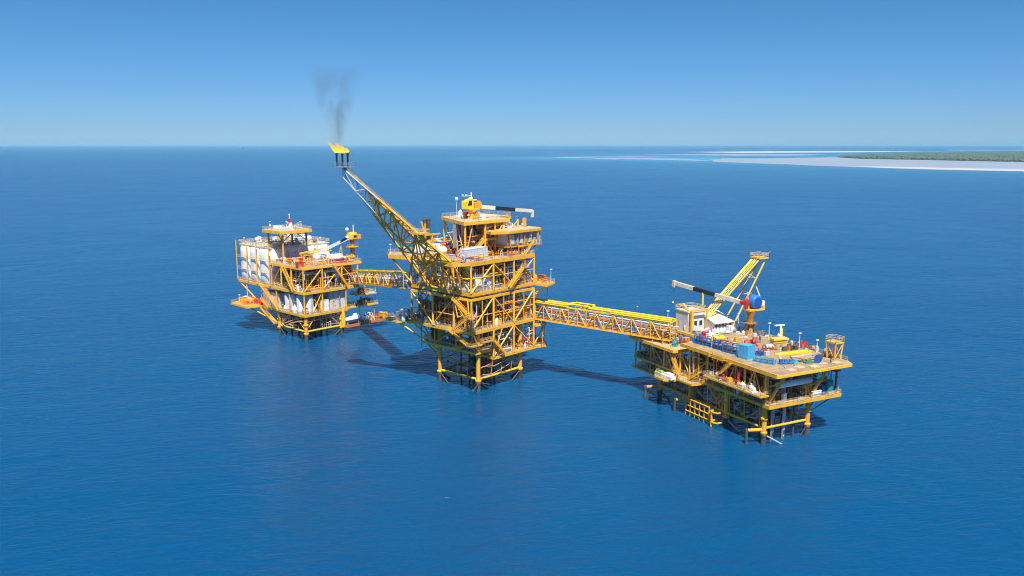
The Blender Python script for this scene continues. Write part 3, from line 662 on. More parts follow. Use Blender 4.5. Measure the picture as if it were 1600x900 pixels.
for i in range(60): m.bar(onboom(i/64,.8,.12), onboom(i/64,.98,.12), .3, .06)
m.build('walkway', 'yellow', F)
rp = onboom(.31, -.25)
MB().box(rp.x-2.2,rp.x+2.2,rp.y-2,rp.y+2,rp.z-.1,rp.z+.3).build('rest_platform', 'yellow', F); ring_rail([(rp.x-2.2,rp.y-2),(rp.x+2.2,rp.y-2),(rp.x+2.2,rp.y+2),(rp.x-2.2,rp.y+2)], rp.z+.3).build('railing', 'rail', F)
TP = [(tip.x-2.6,tip.y-2.4),(tip.x+2.6,tip.y-2.4),(tip.x+2.6,tip.y+2.4),(tip.x-2.6,tip.y+2.4)]
td = MB().prism(TP, tip.z, tip.z+.3).build('tip_platform', 'steel', F)
ring_rail(TP, tip.z+.3, h=1.3, r=.06).build('railing', 'steel', td)
ST = [(tip.x-1.7,tip.y+1.2),(tip.x-.5,tip.y-.1),(tip.x+.6,tip.y-1.3)]
for x, y in ST: MB().lathe([(.24,0),(.24,1.2),(.3,1.3),(.3,3.4),(.42,3.5),(.42,4.2)], (x,y,tip.z+.3), 'z', 10).build('flare_stack', 'black', F)
# ================================================================== RIGHT PLATFORM
Q = thing('wellhead_platform', 'broad low yellow oil platform at the right with a cargo covered open top deck', 'oil platform', RI)
legs(Q, [(x, y) for x in (0,16) for y in (0,15,31,46)], 11, .68, zp=2.9)
ZA, ZB, ZC = 11.3, 20.4, 18.2
for x in (0,16):
    for a, b in ((0,15),(15,31),(31,46)):
        T(Q, 'frame_beam', 'yellow', (x,a,4.3), (x,b,4.3), .36, 10)
        if x == 0:
            T(Q, 'brace', 'under', (x,a,10.4), (x,(a+b)/2,4.6), .2); T(Q, 'brace', 'under', (x,b,10.4), (x,(a+b)/2,4.6), .2)
for y in (0,15,31,46): T(Q, 'frame_beam', 'yellow', (0,y,4.3), (16,y,4.3), .36, 10)
for a, b in ((0,15),(15,31),(31,46)):
    T(Q, 'plan_brace', 'under', (0,a,4.2), (16,b,4.2), .25); Bx(Q, 'walkway', 'char', 1, 3, a+1, b-1, 4.35, 4.5); Bx(Q, 'walkway', 'char', 4, 15, a+6, a+8, 4.35, 4.5)
for p, q in (((0,0,2.6),(4.6,-2.6,-.3)),((0,15,2.6),(1,9.8,-.4)),((0,46,2.6),(1.5,42,-.4)),((16,0,2.6),(11,0,-3)),((0,31,2.6),(0,26,-3)),((0,15,2.6),(5,15,-3)),((16,15,2.6),(16,8,-3))):
    T(Q, 'underwater_brace', 'grey' if p[1] in (0,15) and q[2] > -1 else 'dark', p, q, .24)
# barge bumpers on arms
for x, y in ((0,0),(0,46),(0,31)):
    b = T(Q, 'bumper_arm', 'amber' if y < 40 else 'under', (x-.3,y+.2,3.9), (x-3.8,y+1.9,3.7), .5, 10)
    T(b, 'bumper', 'pile', (x-4.1,y+2.1,4.1), (x-4.1,y+2.1,-1), .42, 10)
# boat landing grid and fender loops
L = MB()
for i in range(6): L.tube((-2.6, 19.2+i*2.1, .0), (-2.6, 19.2+i*2.1, 5.2), .24, 8)
for z in (1.2, 3.0, 5.0): L.tube((-2.65, 19.1, z), (-2.65, 29.8, z), .22, 8)
bl = L.build('boat_landing', 'yellow', Q)
for y in (20,24.5,29): T(bl, 'boat_landing_arm', 'amber', (-2.5,y,4.8), (0,y,4.4), .22)
for z in (1.3, 4.3): MB().path([(0,15.5,z),(-2.8,15.4,z),(-3.3,16.6,z),(-3.3,17.6,z),(-2.6,18.3,z),(0,18.2,z)], .3, 8).build('fender_loop', 'amber', Q)
T(Q, 'fender_post', 'amber', (-3.3,17.3,-.6), (-3.3,17.3,4.6), .34, 10)
# conductors between the front legs
for i, (x, mt) in enumerate(((3.2,'steel'),(5.2,'steel'),(7.4,'steel'),(9.3,'lgrey'),(11.4,'char'))):
    T(Q, 'conductor', mt, (x, .6+(i % 2)*1.4, -5), (x, .6+(i % 2)*1.4, 11), .3, 10)
for x in (4.5,8.5,12.5):
    for y in (6,10): T(Q, 'conductor', 'rust', (x, y, -5), (x, y, 11), .34, 10)
MB().box(8,10.2,14,14.3,2,9.5).build('bulkhead', 'sky', Q)
# main deck
deck(Q, [(-1,-2.6),(25.6,-2.6),(27,1),(27,33),(-1,33)], ZA, bd=.9)
for x in (1.5,9,20.5): Bx(Q, 'kick_panel', 'beige', x, x+2.4, -2.8, -2.66, ZA+.15, ZA+1.0)
deck(Q, [(-.8,33.2),(12,33.2),(12,59),(-.8,59)], ZA-.2, bd=.6); deck(Q, [(-.8,44),(8,44),(8,60),(-.8,60)], 7.4, bd=.5)
deck(Q, [(-3.4,4.6),(-.9,4.6),(-.9,21.5),(-3.4,21.5)], 14.2, bd=.5, frame=False); deck(Q, [(-3.6,-1.8),(0,-1.8),(0,4.4),(-3.6,4.4)], 14.2, bd=.5, frame=False)
deck(Q, [(-4,35),(-1,34.2),(-1,44),(-3,44),(-6,41),(-6,36.5)], 9.4, bd=.6, frame=False); deck(Q, [(-4.6,25),(-1.1,24.4),(-1.1,33.2),(-3,33.4),(-4.6,30.8)], 10.6, bd=.5, frame=False)
# top deck and the lower jut that carries the bridge
deck(Q, [(-1.6,-5.4),(25.8,-5.4),(27.4,-2.5),(28.8,52),(9.5,56),(9.5,34.6),(-1.6,34.6)], ZB, mat='helideck', bd=.75, open_rail=[(27.4,-2.5),(28.8,52),(9.5,56)])
Bx(Q, 'coaming', 'yellow', -1.75, -1.45, -5.4, 34.4, ZB, ZB+.35)
deck(Q, [(-3,36),(9.2,36),(9.2,59),(-3,59)], ZC, mat='grate', bd=.9, rail=False)
CYR = (-.6, 7.5, 15, 23, 31, 35.5, 43.5)
for y in CYR:
    T(Q, 'column', 'yellow', (-.6, y, ZA), (-.6, y, ZB-.7 if y < 35 else ZC-.8), .3, 10)
    if y < 36: T(Q, 'column', 'amber', (16, y, ZA), (16, y, ZB-.7), .3, 10)
for y in (20, 26.5, 28.8): T(Q, 'column', 'yellow', (-.9, y, ZA), (-.9, y, ZB-.7), .17, 8)
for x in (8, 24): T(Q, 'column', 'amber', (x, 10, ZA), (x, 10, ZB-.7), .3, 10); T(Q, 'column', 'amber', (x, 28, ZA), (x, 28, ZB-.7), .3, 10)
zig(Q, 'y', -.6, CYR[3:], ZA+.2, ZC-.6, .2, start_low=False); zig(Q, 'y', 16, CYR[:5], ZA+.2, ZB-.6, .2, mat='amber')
T(Q, 'brace', 'yellow', (-.6,35.5,ZC-.6), (-.6,39.5,ZA), .2); T(Q, 'brace', 'yellow', (-.6,43.5,ZC-.6), (-.6,39.5,ZA), .2)
for y in (50.5, 58.6):
    T(Q, 'column', 'amber', (-.6,y,7.4), (-.6,y,ZC-.8), .24); T(Q, 'column', 'amber', (8,y,7.4), (8,y,ZC-.8), .24)
zig(Q, 'y', -.6, (43.5,47,50.5,54.5,58.6), 7.5, ZA-.6, .15); zig(Q, 'y', -.6, (43.5,50.5,58.6), ZA, ZC-.8, .16)
T(Q, 'strut', 'amber', (-.6,44,7.2), (0,46,5), .3)
# big raking struts under the front overhang
for x in (.3, 15.8):
    MB().bar((x,-.8,ZA+.3), (x+1.2,-5,ZB-.7), .7, .7).build('strut', 'amber', Q); MB().bar((x,-.8,ZA+.3), (x-1.9,-.8,ZA+3.2), .4, .4).build('strut', 'amber', Q)
    MB().bar((x,.2,ZA), (x,.2,ZB-.7), .6, .6).build('column', 'yellow', Q)
MB().bar((12,-2,ZA+3.5), (20,-2,ZA+4.5), .4, .4).build('strut', 'amber', Q)
for z, p0 in ((ZA-.6,6),): T(Q, 'strut', 'amber', (28,0,z), (16.6,.5,p0), .17); T(Q, 'strut', 'amber', (28,6,ZA-.6), (16.6,1,6), .17)
# stairs
for p, q in (((-2.2,17.5,14.2),(-2.2,11.5,ZB-.5)),((-2.4,33.8,10.6),(-2.2,39,ZC)),((-2.2,24.4,14.2),(-2.2,29.5,10.6)),((1.5,26,ZA-.3),(1.5,18,4.4))): stair(Q, p, q, mat='yellow')
ring_rail([(-3.2,14),(-1.7,14),(-1.7,20),(-3.2,20)], ZB-.9, h=1.6, r=.09).build('stair_cage', 'yellow', Q)
PQ = ['amber','yellow','rust','grey','lgrey','steel','amber','char','orange']
pipework(Q, (0, 26, -1.5, 32, ZA), 66, 41, PQ, 8.2); pipework(Q, (0, 11, 34, 58, ZA-.2), 18, 42, PQ, 6.2); pipework(Q, (1, 15, 1, 44, 4.4), 30, 43, ['rust','grey','char','beige','steel'], 6, rr=(.08, .2))
clutter(Q, (0, 26.5, -1.5, 31, ZA), 80, 44, ['amber','grey','lgrey','amber','char','rust','white']); clutter(Q, (0, 11, 34, 58, ZA-.2), 22, 45, ['char','lgrey','amber'])
clutter(Q, (1, 7.5, 45, 59, 7.4), 14, 46, ['char','sky','lgrey','amber']); clutter(Q, (0, 8.5, 37, 58, ZC), 20, 47, ['rust','amber','red','lgrey','char']); clutter(Q, (1, 15, 1, 44, 4.4), 34, 48, ['char','grey','rust','beige'])
clutter(Q, (10.5, 29, 36, 53, ZB), 40, 49, ['lgrey','white','grey','beige','steel'], .8); clutter(Q, (27.5, 29.6, 3, 33, ZB), 26, 50, ['white','lgrey','rust','amber','char'], .6)
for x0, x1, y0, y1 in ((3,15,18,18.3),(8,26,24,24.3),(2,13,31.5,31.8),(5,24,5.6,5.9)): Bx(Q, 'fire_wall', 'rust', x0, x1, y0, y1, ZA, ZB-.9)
for i in range(5): Bx(Q, 'deck_hatch', 'beige', 5+i*4.2, 7.5+i*4.2, -3.5+(i%2)*1.2, -1.6+(i%2)*1.2, ZB+.003, ZB+.12)
for i, (x, y, L, a) in enumerate(((9,20,9,4),(20,7,8,0),(22,16,6,-3),(12,27,8,6),(19,3,9,2))):
    tag(MB().box(-L/2,L/2,-.45,.45,0,.28).build('timber', ('wood','beige','wood','grate','rust')[i]), ('long timber plank in the middle of the right top deck behind the blue baskets','beige plank across the front half of the right top deck','short timber plank near the back railing of the right top deck','pale plank beside the grey pipe heap on the right top deck','rusty plank nearest the front edge of the right top deck')[i], 'plank').matrix_world = RI.m @ Matrix.Translation((x,y,ZB+.02)) @ Matrix.Rotation(R(a),4,'Z')

FM = ['yellow','amber','amber','orange','lgrey','rust','steel']
facework(Q, 'y', -.6, 1, 0, 33, ZA, ZB-.8, 50, 221, FM+['red','white']); facework(Q, 'y', -.6, 1, 34, 59, ZA, ZC-.9, 34, 222, FM); facework(Q, 'x', -1.5, 1, 0, 26, ZA, ZB-1, 30, 223, ['lgrey','grey','steel','amber','char'])
facework(Q, 'y', 0, 1, 1, 45, 4.4, ZA-1, 44, 224, ['amber','beige','rust','yellow','grey']); facework(Q, 'x', .5, 1, 1, 16, 4.4, ZA-1, 12, 225, ['rust','grey','amber'])
for a, b in ((0,15),(15,31),(31,46)):
    m_ = (a+b)/2
    for y, k in ((a+1.5,ZA-1),(m_,ZA-.9),(b-1.5,ZA-1)): T(Q, 'hanger', 'amber', (-.3,y,k), (-.1,y,4.5), .14)
    MB().path([(.4,a+1,9.5),(.2,a+3.5,6.2),(.3,m_,5.4),(.4,b-3,7),(.6,b-1,9.8)], .13, 6).build('hose', 'beige', Q); MB().path([(.9,a+1,8.5),(.7,a+4,5.6),(.8,m_+1,5.2),(.9,b-2,6.6)], .1, 6).build('hose', 'lgrey', Q)
zig(Q, 'y', -.75, (0,3.75,7.5,11.2,15), ZA+.2, ZB-.7, .16, mat='yellow')
for y in (3.8,11.2,19,27): T(Q, 'column', 'yellow', (-.7, y, ZA), (-.7, y, ZB-.7), .16, 8)
clutter(Q, (11, 27, -4, 34, ZB), 46, 51, ['char','beige','rust','wood','lgrey','amber','grey'], .5); clutter(Q, (-3, -1.2, 6, 21, 14.2), 12, 52, ['white','lgrey','red','amber'], .6)
for i in range(11):
    g = random.Random(90+i); x, y = g.uniform(6,27), g.uniform(-3,32); a_ = g.uniform(0,6.3)
    pts = [(x+1.3*k*math.cos(a_)+.5*math.sin(k*1.3+i), y+1.3*k*math.sin(a_)+.5*math.cos(k+i), ZB+.12) for k in range(g.randrange(3,7))]
    MB().path(pts, .1, 6).build('hose', g.choice(['char','rust','amber','grey']), Q)
inner_frame(Q, (2.2,), (3,7,11,18,22,27,31), ZA, ZB-.8, seed=5); inner_frame(Q, (2,9), (38,42,47,52,56), ZA, ZC-.9, seed=6)
# --- cargo on the right top deck
basket('longest blue cargo basket, farthest left in the row along the deck edge', RI, (4.4,30.6,ZB), 6.4, 2.3, 2.5, rot=-80, mat='blue', group='blue cargo baskets on the right top deck')
basket('dark blue cargo basket next to the yellow gooseneck pipe', RI, (4.6,24.6,ZB), 4.4, 2.2, 2.1, rot=-80, mat='navy', group='blue cargo baskets on the right top deck')
basket('blue cargo basket topped with a red hose, beside the tall blue container', RI, (4.9,19.2,ZB), 5, 2.4, 2.2, rot=-80, mat='blue', group='blue cargo baskets on the right top deck')
basket('low blue cargo basket in front of the tall blue container', RI, (5.4,6.6,ZB), 6, 1.9, 1.3, rot=-66, mat='sky', group='blue cargo baskets on the right top deck')
container('tall light blue container on the edge of the right top deck', RI, (4.6,12.8,ZB), 3.4, 3.2, 3.9, rot=10, mat='sky')
basket('small dark blue basket behind the tall blue container', RI, (9.3,13.6,ZB), 3, 2, 1.6, rot=0, mat='navy', load='rust')
tag(MB().path([(0,0,0),(2.2,.4,.1),(4.5,-.2,.05),(7,.3,.1)], .16, 7).build('hose', 'red'), 'red hose laid along the tops of the blue baskets', 'hose').matrix_world = RI.m @ Matrix.Translation((5.6,25,ZB+2.5)) @ Matrix.Rotation(R(-84),4,'Z')
skid('red pump skid left of the blue baskets on the right top deck', RI, (4.2,38.4,ZC), rot=20, mat='red', s=1.1)
skid('red skid lying in the middle of the right top deck', RI, (15.4,23.2,ZB), rot=-20, mat='red', s=1.35, mat2='red')
skid('small red skid by the white building steps', RI, (12.5,39.5,ZB), rot=-10, mat='red', s=1.2, mat2='lgrey')
t = thing('life_raft_cradle', 'red cradle with a white canister in the middle of the right top deck', 'life raft', RI, (17.4,17.2,ZB), -18)
MB().box(-1.9,1.9,-1.2,-.9,0,.3).box(-1.9,1.9,.9,1.2,0,.3).build('base_frame', 'red', t)
for s in (-1.6,-.5,.5,1.6): MB().path([(s,-1.1,.3),(s,-.8,1.3),(s,.8,1.3),(s,1.1,.3)], .13, 6).build('hoop', 'red', t)
MB().lathe([(.3,-1.1),(.62,-1),(.62,1),(.3,1.1)], (0,0,.95), 'x', 14).build('canister', 'white', t)
t = thing('valve_stand', 'yellow T shaped valve stand beside the back railing of the right top deck', 'valve stand', RI, (26.2,22.2,ZB), -10)
MB().box(-2.6,2.6,-1.2,1.2,1.0,1.5).box(-2.4,2.4,-1,1,.2,.5).build('base_frame', 'lemon', t)
for s in (-2.2,2.2): MB().box(s-.12,s+.12,-1,-.8,0,1).box(s-.12,s+.12,.8,1,0,1).build('leg', 'lemon', t)
T(t, 'post', 'white', (.6,.4,1.5), (.6,.4,5.2), .3); MB().box(-1.6,1.8,.1,.7,5.2,5.5).build('crossbar', 'white', t); T(t, 'post', 'lemon', (1.4,.8,1.5), (1.4,.8,4.6), .25)
tag(MB().box(-6,6,-.9,.9,0,.25).box(-6,6,-.9,-.7,.25,.5).box(-6,6,.7,.9,.25,.5).build('gangway', 'lemon'), 'long bright yellow gangway lying across the front of the right top deck', 'gangway').matrix_world = RI.m @ Matrix.Translation((19.8,10.2,ZB+.03)) @ Matrix.Rotation(R(-4),4,'Z')
t = thing('hose_reel', 'red hose reel standing by the back railing of the right top deck', 'hose reel', RI, (27,13.2,ZB), -60)
for s in (-.7,.7): MB().lathe([(.3,s-.06),(.95,s-.06),(.95,s+.06),(.3,s+.06)], (0,0,1.3), 'y', 18).build('flange', 'red', t)
MB().lathe([(.6,-.6),(.6,.6)], (0,0,1.3), 'y', 16).build('drum', 'rust', t); MB().box(-1.2,1.2,-.9,.9,0,.22).box(-.15,.15,-.9,-.8,.22,1.5).box(-.15,.15,.8,.9,.22,1.5).build('stand', 'grey', t)
t = thing('cable_reel', 'navy blue cable reel tilted on the front edge of the right top deck', 'cable reel', RI, (18.3,-.4,ZB), 35)
for s in (-.65,.65): MB().lathe([(.3,s-.06),(1.05,s-.06),(1.05,s+.06),(.3,s+.06)], (0,0,1.15), 'x', 18).build('flange', 'navy', t)
MB().lathe([(.6,-.6),(.6,.6)], (0,0,1.15), 'x', 16).build('drum', 'navy', t); MB().box(-.8,.8,-1,1,0,.1).build('chock', 'wood', t)
tag(MB().prism([(-1.3,-.6),(1.1,-.8),(1.5,.3),(.2,.9),(-1.1,.7)],0,.5).prism([(-.7,-.3),(.6,-.4),(.5,.4),(-.5,.4)],.5,.95).build('tarpaulin', 'green'), 'crumpled green tarpaulin beside the navy cable reel', 'tarpaulin').matrix_world = RI.m @ Matrix.Translation((15.8,.8,ZB+.01))
for i in range(4):
    x, y = 8.2+i*1.25, 3.3-i*.55
    tag(MB().lathe([(.55,0),(.6,.05),(.58,.42),(.62,.45),(.58,.5),(.58,.95),(.6,1.3),(.5,1.34),(.05,1.34)], (0,0,0), 'z', 14).build('drum', ('navy','blue','blue','sky')[i]), ('navy drum at the left end of the drum row on the right deck front','blue drum second in the row on the right deck front','blue drum third in the row on the right deck front','light blue drum at the right end of the drum row on the right deck front')[i], 'drum', 'blue drums on the right deck front').matrix_world = RI.m @ Matrix.Translation((x, y, ZB+.01))
for i in range(9):
    g = random.Random(60+i); y = 38.5+i*.75; pts = [(14+g.uniform(-1,1), y, .25+.12*(i%3)), (18, y+g.uniform(-.4,.4), .5+.2*(i%3)), (22+g.uniform(-1,1), y+g.uniform(-.6,.6), .25)]
    tag(MB().path(pts, .2, 7).build('pipe_length', 'lgrey' if i % 3 else 'grey'), 'loose grey pipe in the heap in front of the white building', 'pipe', 'loose grey pipes heaped on the right top deck').matrix_world = RI.m @ Matrix.Translation((0,0,ZB))
t = thing('gooseneck_pipe', 'bright yellow gooseneck pipe rising among the blue baskets', 'pipe', RI, (3.4,26.2,ZB))
MB().path([(0,0,0),(0,0,3.2),(.5,-.4,3.9),(1.6,-.8,4.0),(2.2,-1,3.5)], .2, 8).build('bend', 'lemon', t); MB().box(-.4,.4,-.4,.4,0,.12).build('base_plate', 'lemon', t)
vessel_h('yellow tank lying behind the gooseneck pipe', RI, (9.6,30.5,ZB), .9, 3, rot=-20, mat='lemon', cat='tank', name='small_tank')
t = thing('canopy', 'flat beige canopy on a yellow post at the bridge landing of the right platform', 'canopy', RI, (1.2,46.5,ZC), 0)
MB().box(-2.2,2.2,-2.6,2.6,4.1,4.4).build('roof', 'beige', t)
for x, y in ((-2.3,-2.7),(2.3,-2.7),(-2.3,2.7),(2.3,2.7)): T(t, 'post', 'amber', (x,y,0), (x,y,4.1), .14)
skid('teal pump set under the beige canopy', RI, (1.6,41.2,ZC), rot=40, mat='teal', s=1.2, mat2='green'); skid('green pump set behind the beige canopy', RI, (6,43.5,ZC), rot=70, mat='green', s=1.4, mat2='teal')
# access tower at the far right corner
t = thing('access_tower', 'square yellow lookout tower with railed top at the far right corner of the right platform', 'tower', RI, (26.1,1.2,ZB))
for x, y in ((-1.45,-1.65),(1.45,-1.65),(-1.45,1.65),(1.45,1.65)): T(t, 'leg', 'yellow', (x*.8,y*.8,0), (x,y,4.6), .22)
dk = MB().box(-1.65,1.65,-1.9,1.9,4.6,4.95).build('platform_deck', 'yellow', t); ring_rail([(-1.65,-1.9),(1.65,-1.9),(1.65,1.9),(-1.65,1.9)], 4.95, h=1.5, r=.08).build('railing', 'rail', dk)
for a, b in (((-1.15,-1.3,.2),(1.4,-1.6,4.4)),((1.15,-1.3,.2),(-1.4,-1.6,4.4)),((-1.15,-1.3,.2),(-1.4,1.6,4.4)),((-1.15,1.3,.2),(-1.4,-1.6,4.4))): T(t, 'brace', 'yellow', a, b, .12)
t2 = T(t, 'ladder', 'rail', (1.8,0,0), (1.8,0,5.6), .16)
# white building
t = thing('deck_building', 'pale grey building with railed cream roof at the back left of the right platform', 'building', RI, (14.5,50,ZB))
MB().box(-3.4,3.4,-3,3.2,0,6.2).build('wall', 'lgrey', t)
rf = MB().box(-3.6,3.6,-3.2,3.4,6.2,6.5).build('roof', 'cream', t); ring_rail([(-3.6,-3.2),(3.6,-3.2),(3.6,3.4),(-3.6,3.4)], 6.5, h=1.4, r=.06).build('railing', 'rail', rf)
MB().bar((-3.2,-4.6,5.6), (-1,2.6,8), .6, .3).bar((-3,2.6,7.8), (3.2,2.8,6.8), .4, .3).bar((-3.4,-4.4,7), (3.4,-4.4,7), .4, .4).bar((3.2,-4.4,7), (3.2,3,7), .4, .3).build('roof_beam', 'yellow', rf)
for i in range(3): MB().box(-2.9+i*2.1,-1.8+i*2.1,-3.06,-3.003,1.6,3.2).build('window', 'glass', t)
MB().bar((-3,-4.4,0), (-3,-4.4,6.8), .8, .8).bar((3.2,-4.4,0), (3.2,-4.4,6.8), .4, .4).build('post', 'yellow', t)
for i in range(2): MB().box(-3.46,-3.403,-2.4+i*2.8,-1.2+i*2.8,.2,2.6).build('door', 'lgrey', t)
t = thing('generator_house', 'white sloped roof machinery house with a row of round vents on the right platform', 'machine house', RI, (21.6,46.8,ZB))
MB().add([(-3.6,-4.5,0),(3.6,-4.5,0),(3.6,4,0),(-3.6,4,0),(-3.6,-4.5,3.0),(3.6,-4.5,3.0),(3.6,4,5.4),(-3.6,4,5.4)], [(3,2,1,0),(4,5,6,7),(0,1,5,4),(1,2,6,5),(2,3,7,6),(3,0,4,7)]).build('wall', 'white', t)
MB().add([(-4,-5.3,2.85),(4,-5.3,2.85),(4,4.3,5.56),(-4,4.3,5.56),(-4,-5.3,3.05),(4,-5.3,3.05),(4,4.3,5.76),(-4,4.3,5.76)], [(3,2,1,0),(4,5,6,7),(0,1,5,4),(1,2,6,5),(2,3,7,6),(3,0,4,7)]).build('roof', 'white', t)
for i in range(5): MB().lathe([(.25,-.12),(.55,-.12),(.55,.12),(.25,.12)], (-2.8+i*1.4,-4.6,1.9), 'y', 14).build('vent', 'char', t)
# crane
t = thing('deck_crane', 'rusty pedestal crane with blue drum housing on the right platform, boom pointing left', 'crane', RI, (26.4,35.2,ZB))
MB().lathe([(1.7,0),(1.5,.3),(1.0,2.6),(1.0,3.4),(1.9,3.5),(1.9,3.8),(1.1,3.9),(1.15,5.4),(1.6,7.2),(1.6,7.7)], (0,0,0), 'z', 18).build('pedestal', 'ochre', t)
for k in range(4):
    a = k*math.pi/2+.5; MB().bar((math.cos(a)*3,math.sin(a)*3,0), (math.cos(a)*1,math.sin(a)*1,3.2), .3, .3).build('pedestal_brace', 'rust', t)
for k in range(8):
    a = k*math.pi/4; MB().bar((math.cos(a)*1.5,math.sin(a)*1.5,3.65), (math.cos(a)*3,math.sin(a)*3,3.65), .5, .2).build('flange_arm', 'rust', t)
MB().box(-1.8,4.4,-1.6,1.6,7.7,8.3).box(3.4,4.4,-1.6,1.6,8.3,9.2).build('slewing_platform', 'yellow', t)
h = MB().lathe([(.3,-1.8),(1.9,-1.75),(2.25,-1.3),(2.25,1.3),(1.9,1.75),(.3,1.8)], (1.2,0,10.4), 'y', 20).build('winch_housing', 'blue', t)
MB().lathe([(.2,-.05),(1.4,-.05),(1.4,.05),(.2,.05)], (1.2,-1.88,10.4), 'y', 18).build('winch_drum', 'navy', h)
MB().lathe([(.3,-.8),(1.3,-.7),(1.3,.7),(.3,.8)], (-1.3,.3,10.1), 'y', 16).build('hoist_drum', 'red', t)
boom(t, (-.6,1,9.6), (-8.6,27.8,13.0), ((0,.09,'red'),(.09,.42,'cream'),(.421,.72,'black'),(.721,1,'cream')), 1.0, 1.1)
MB().box(-9.2,-8.2,27.2,28.4,11.6,13.8).build('boom_head', 'cream', t)
for s in (-.2,.3): T(t, 'hoist_rope', 'char', (-8.8+s,28,11.6), (-8.8+s,28,6.6), .04, 4)
MB().ball((-8.8,28,6.2), .4).build('hook_block', 'white', t)
T(t, 'mast', 'yellow', (-1.2,-.4,8.3), (-1.4,.4,13.6), .2); MB().bar((-2.8,.4,13.2), (.2,.4,13.2), .2, .2).build('crossbar', 'yellow', t)
MB().box(3.3,4.6,-1.2,1.2,9.21,10.6).build('engine_cover', 'white', t)
MB().bar((4.2,0,10.6), (2.4,.6,15), .3, .3).build('exhaust', 'white', t)
T(t, 'boom_rest', 'lemon', (-5.6,16.5,7), (-5.6,16.5,11.2), .3)
# vent boom
V = thing('vent_boom', 'yellow lattice boom slanting up right from the back of the right platform', 'vent boom', RI)
A = [(18.5,49.2,24.4),(18.5,45.8,24.4),(27.6,44.6,ZB+.1),(27.6,49.4,ZB+.1)]; tp = Vector((40.3,46.8,42.2))
B = [tp+Vector((-1.5,1.6,.4)), tp+Vector((-1.5,-1.6,.4)), tp+Vector((.6,-1.4,-1)), tp+Vector((.6,1.4,-1))]
for a, b in zip(A, B): T(V, 'chord', 'yellow', a, b, .3)
for i in range(1, 8):
    t0 = i/8; PA = [Vector(a).lerp(b, t0) for a, b in zip(A, B)]; PB = [Vector(a).lerp(b, min(1, t0+.125)) for a, b in zip(A, B)]
    T(V, 'brace', 'yellow', PA[0], PA[1], .12, 6); T(V, 'brace', 'yellow', PA[0], PB[1], .12, 6)
    if i in (3, 6): T(V, 'brace', 'lgrey', PA[1], PA[2], .13, 6); T(V, 'brace', 'lgrey', PA[0], PA[3], .13, 6); T(V, 'brace', 'lgrey', PA[2], PA[3], .12, 6)
for u in (.25,.5,.75): T(V, 'vent_pipe', 'lemon', Vector(A[0]).lerp(Vector(A[1]),u)+Vector((0,0,.3)), B[0].lerp(B[1],u)+Vector((0,0,.3)), .14)
dk = MB().box(tp.x-2.4,tp.x+1.6,tp.y-2.2,tp.y+2.2,tp.z+.3,tp.z+.8).build('tip_platform', 'yellow', V); ring_rail([(tp.x-2.4,tp.y-2.2),(tp.x+1.6,tp.y-2.2),(tp.x+1.6,tp.y+2.2),(tp.x-2.4,tp.y+2.2)], tp.z+.8, h=1.3, r=.06).build('railing', 'rail', dk)
T(V, 'vent_tip', 'steel', (tp.x,tp.y,tp.z+.6), (tp.x+2.5,tp.y-2,tp.z+2.6), .12)
# things on the main deck and balconies of the right platform
vessel_h('long grey horizontal vessel under the front overhang of the right platform', RI, (9.5,-.6,ZA+2.4), .9, 12, mat='white', leg_h=1.4); vessel_h('second long grey vessel above and behind the front one', RI, (10.5,1.4,ZA+4.4), .8, 13, mat='lgrey', leg_h=1.2)
t = thing('valve_riser', 'thick red bent pipe dropping onto the balcony of the right platform', 'pipe', RI, (-.4,8.4,14.2), 0)
MB().path([(0,-1.2,5.4),(0,-.6,4.6),(-.6,.6,4.2),(-.9,.9,2.2),(-1,.9,0)], .42, 10).build('bend', 'red', t); MB().lathe([(.3,-.12),(.75,-.12),(.75,.12),(.3,.12)], (-.95,.9,1.2), 'z', 12).build('flange', 'red', t)
vessel_h('red horizontal cylinder lying on the long balcony of the right platform', RI, (-2.2,14.6,14.2), .5, 4.4, rot=90, mat='red', leg_h=.25, cat='gas cylinder', name='gas_cylinder')
skid('white pump set at the front end of the balcony of the right platform', RI, (-1.9,3,14.2), rot=70, mat='white', s=1., mat2='lgrey')
tag(MB().prism([(-1.3,-2.6),(1.2,-2.4),(1.3,2.2),(-1.1,2.6)],0,.9).prism([(-.9,-1.8),(.8,-1.6),(.9,1.2),(-.7,1.6)],.9,1.5).build('tarpaulin', 'white'), 'bulky white covered bundle on the lowest left balcony of the right platform', 'bundle').matrix_world = RI.m @ Matrix.Translation((-3.6,37,9.42))
tag(MB().prism([(-1.2,-1.5),(1.1,-1.6),(1.3,1.4),(-1,1.7)],0,.8).prism([(-.6,-.8),(.6,-.9),(.7,.8),(-.5,.9)],.8,1.3).build('tarpaulin', 'lime'), 'pale green covered bundle beside the white one on the left balcony', 'bundle').matrix_world = RI.m @ Matrix.Translation((-3.6,41,9.42))
t = thing('storage_tank', 'teal upright tank on the right corner of the right main deck', 'tank', RI, (22.3,-1.2,ZA)); MB().lathe([(1.05,.2),(1.1,.3),(1.1,3.6),(1.15,3.65),(1.15,3.8),(.1,4.0)], (0,0,0), 'z', 18).build('shell', 'teal', t); MB().box(-1.1,1.1,-1.1,1.1,0,.2).build('base', 'grey', t)
vessel_h('small light blue vessel at the far right end of the right main deck', RI, (25.5,3,ZA), 1.1, 2.6, rot=70, mat='sky')
cabinet('white notice board cabinet on the front railing of the right main deck', RI, (16.5,-2.2,ZA+.02), 3.2, .5, 1.7, mat='white', doors=1)
cabinet('dark cabinet beside the teal tank', RI, (20,-.8,ZA+.02), 1.8, 1.4, 2.4, mat='navy', doors=1)
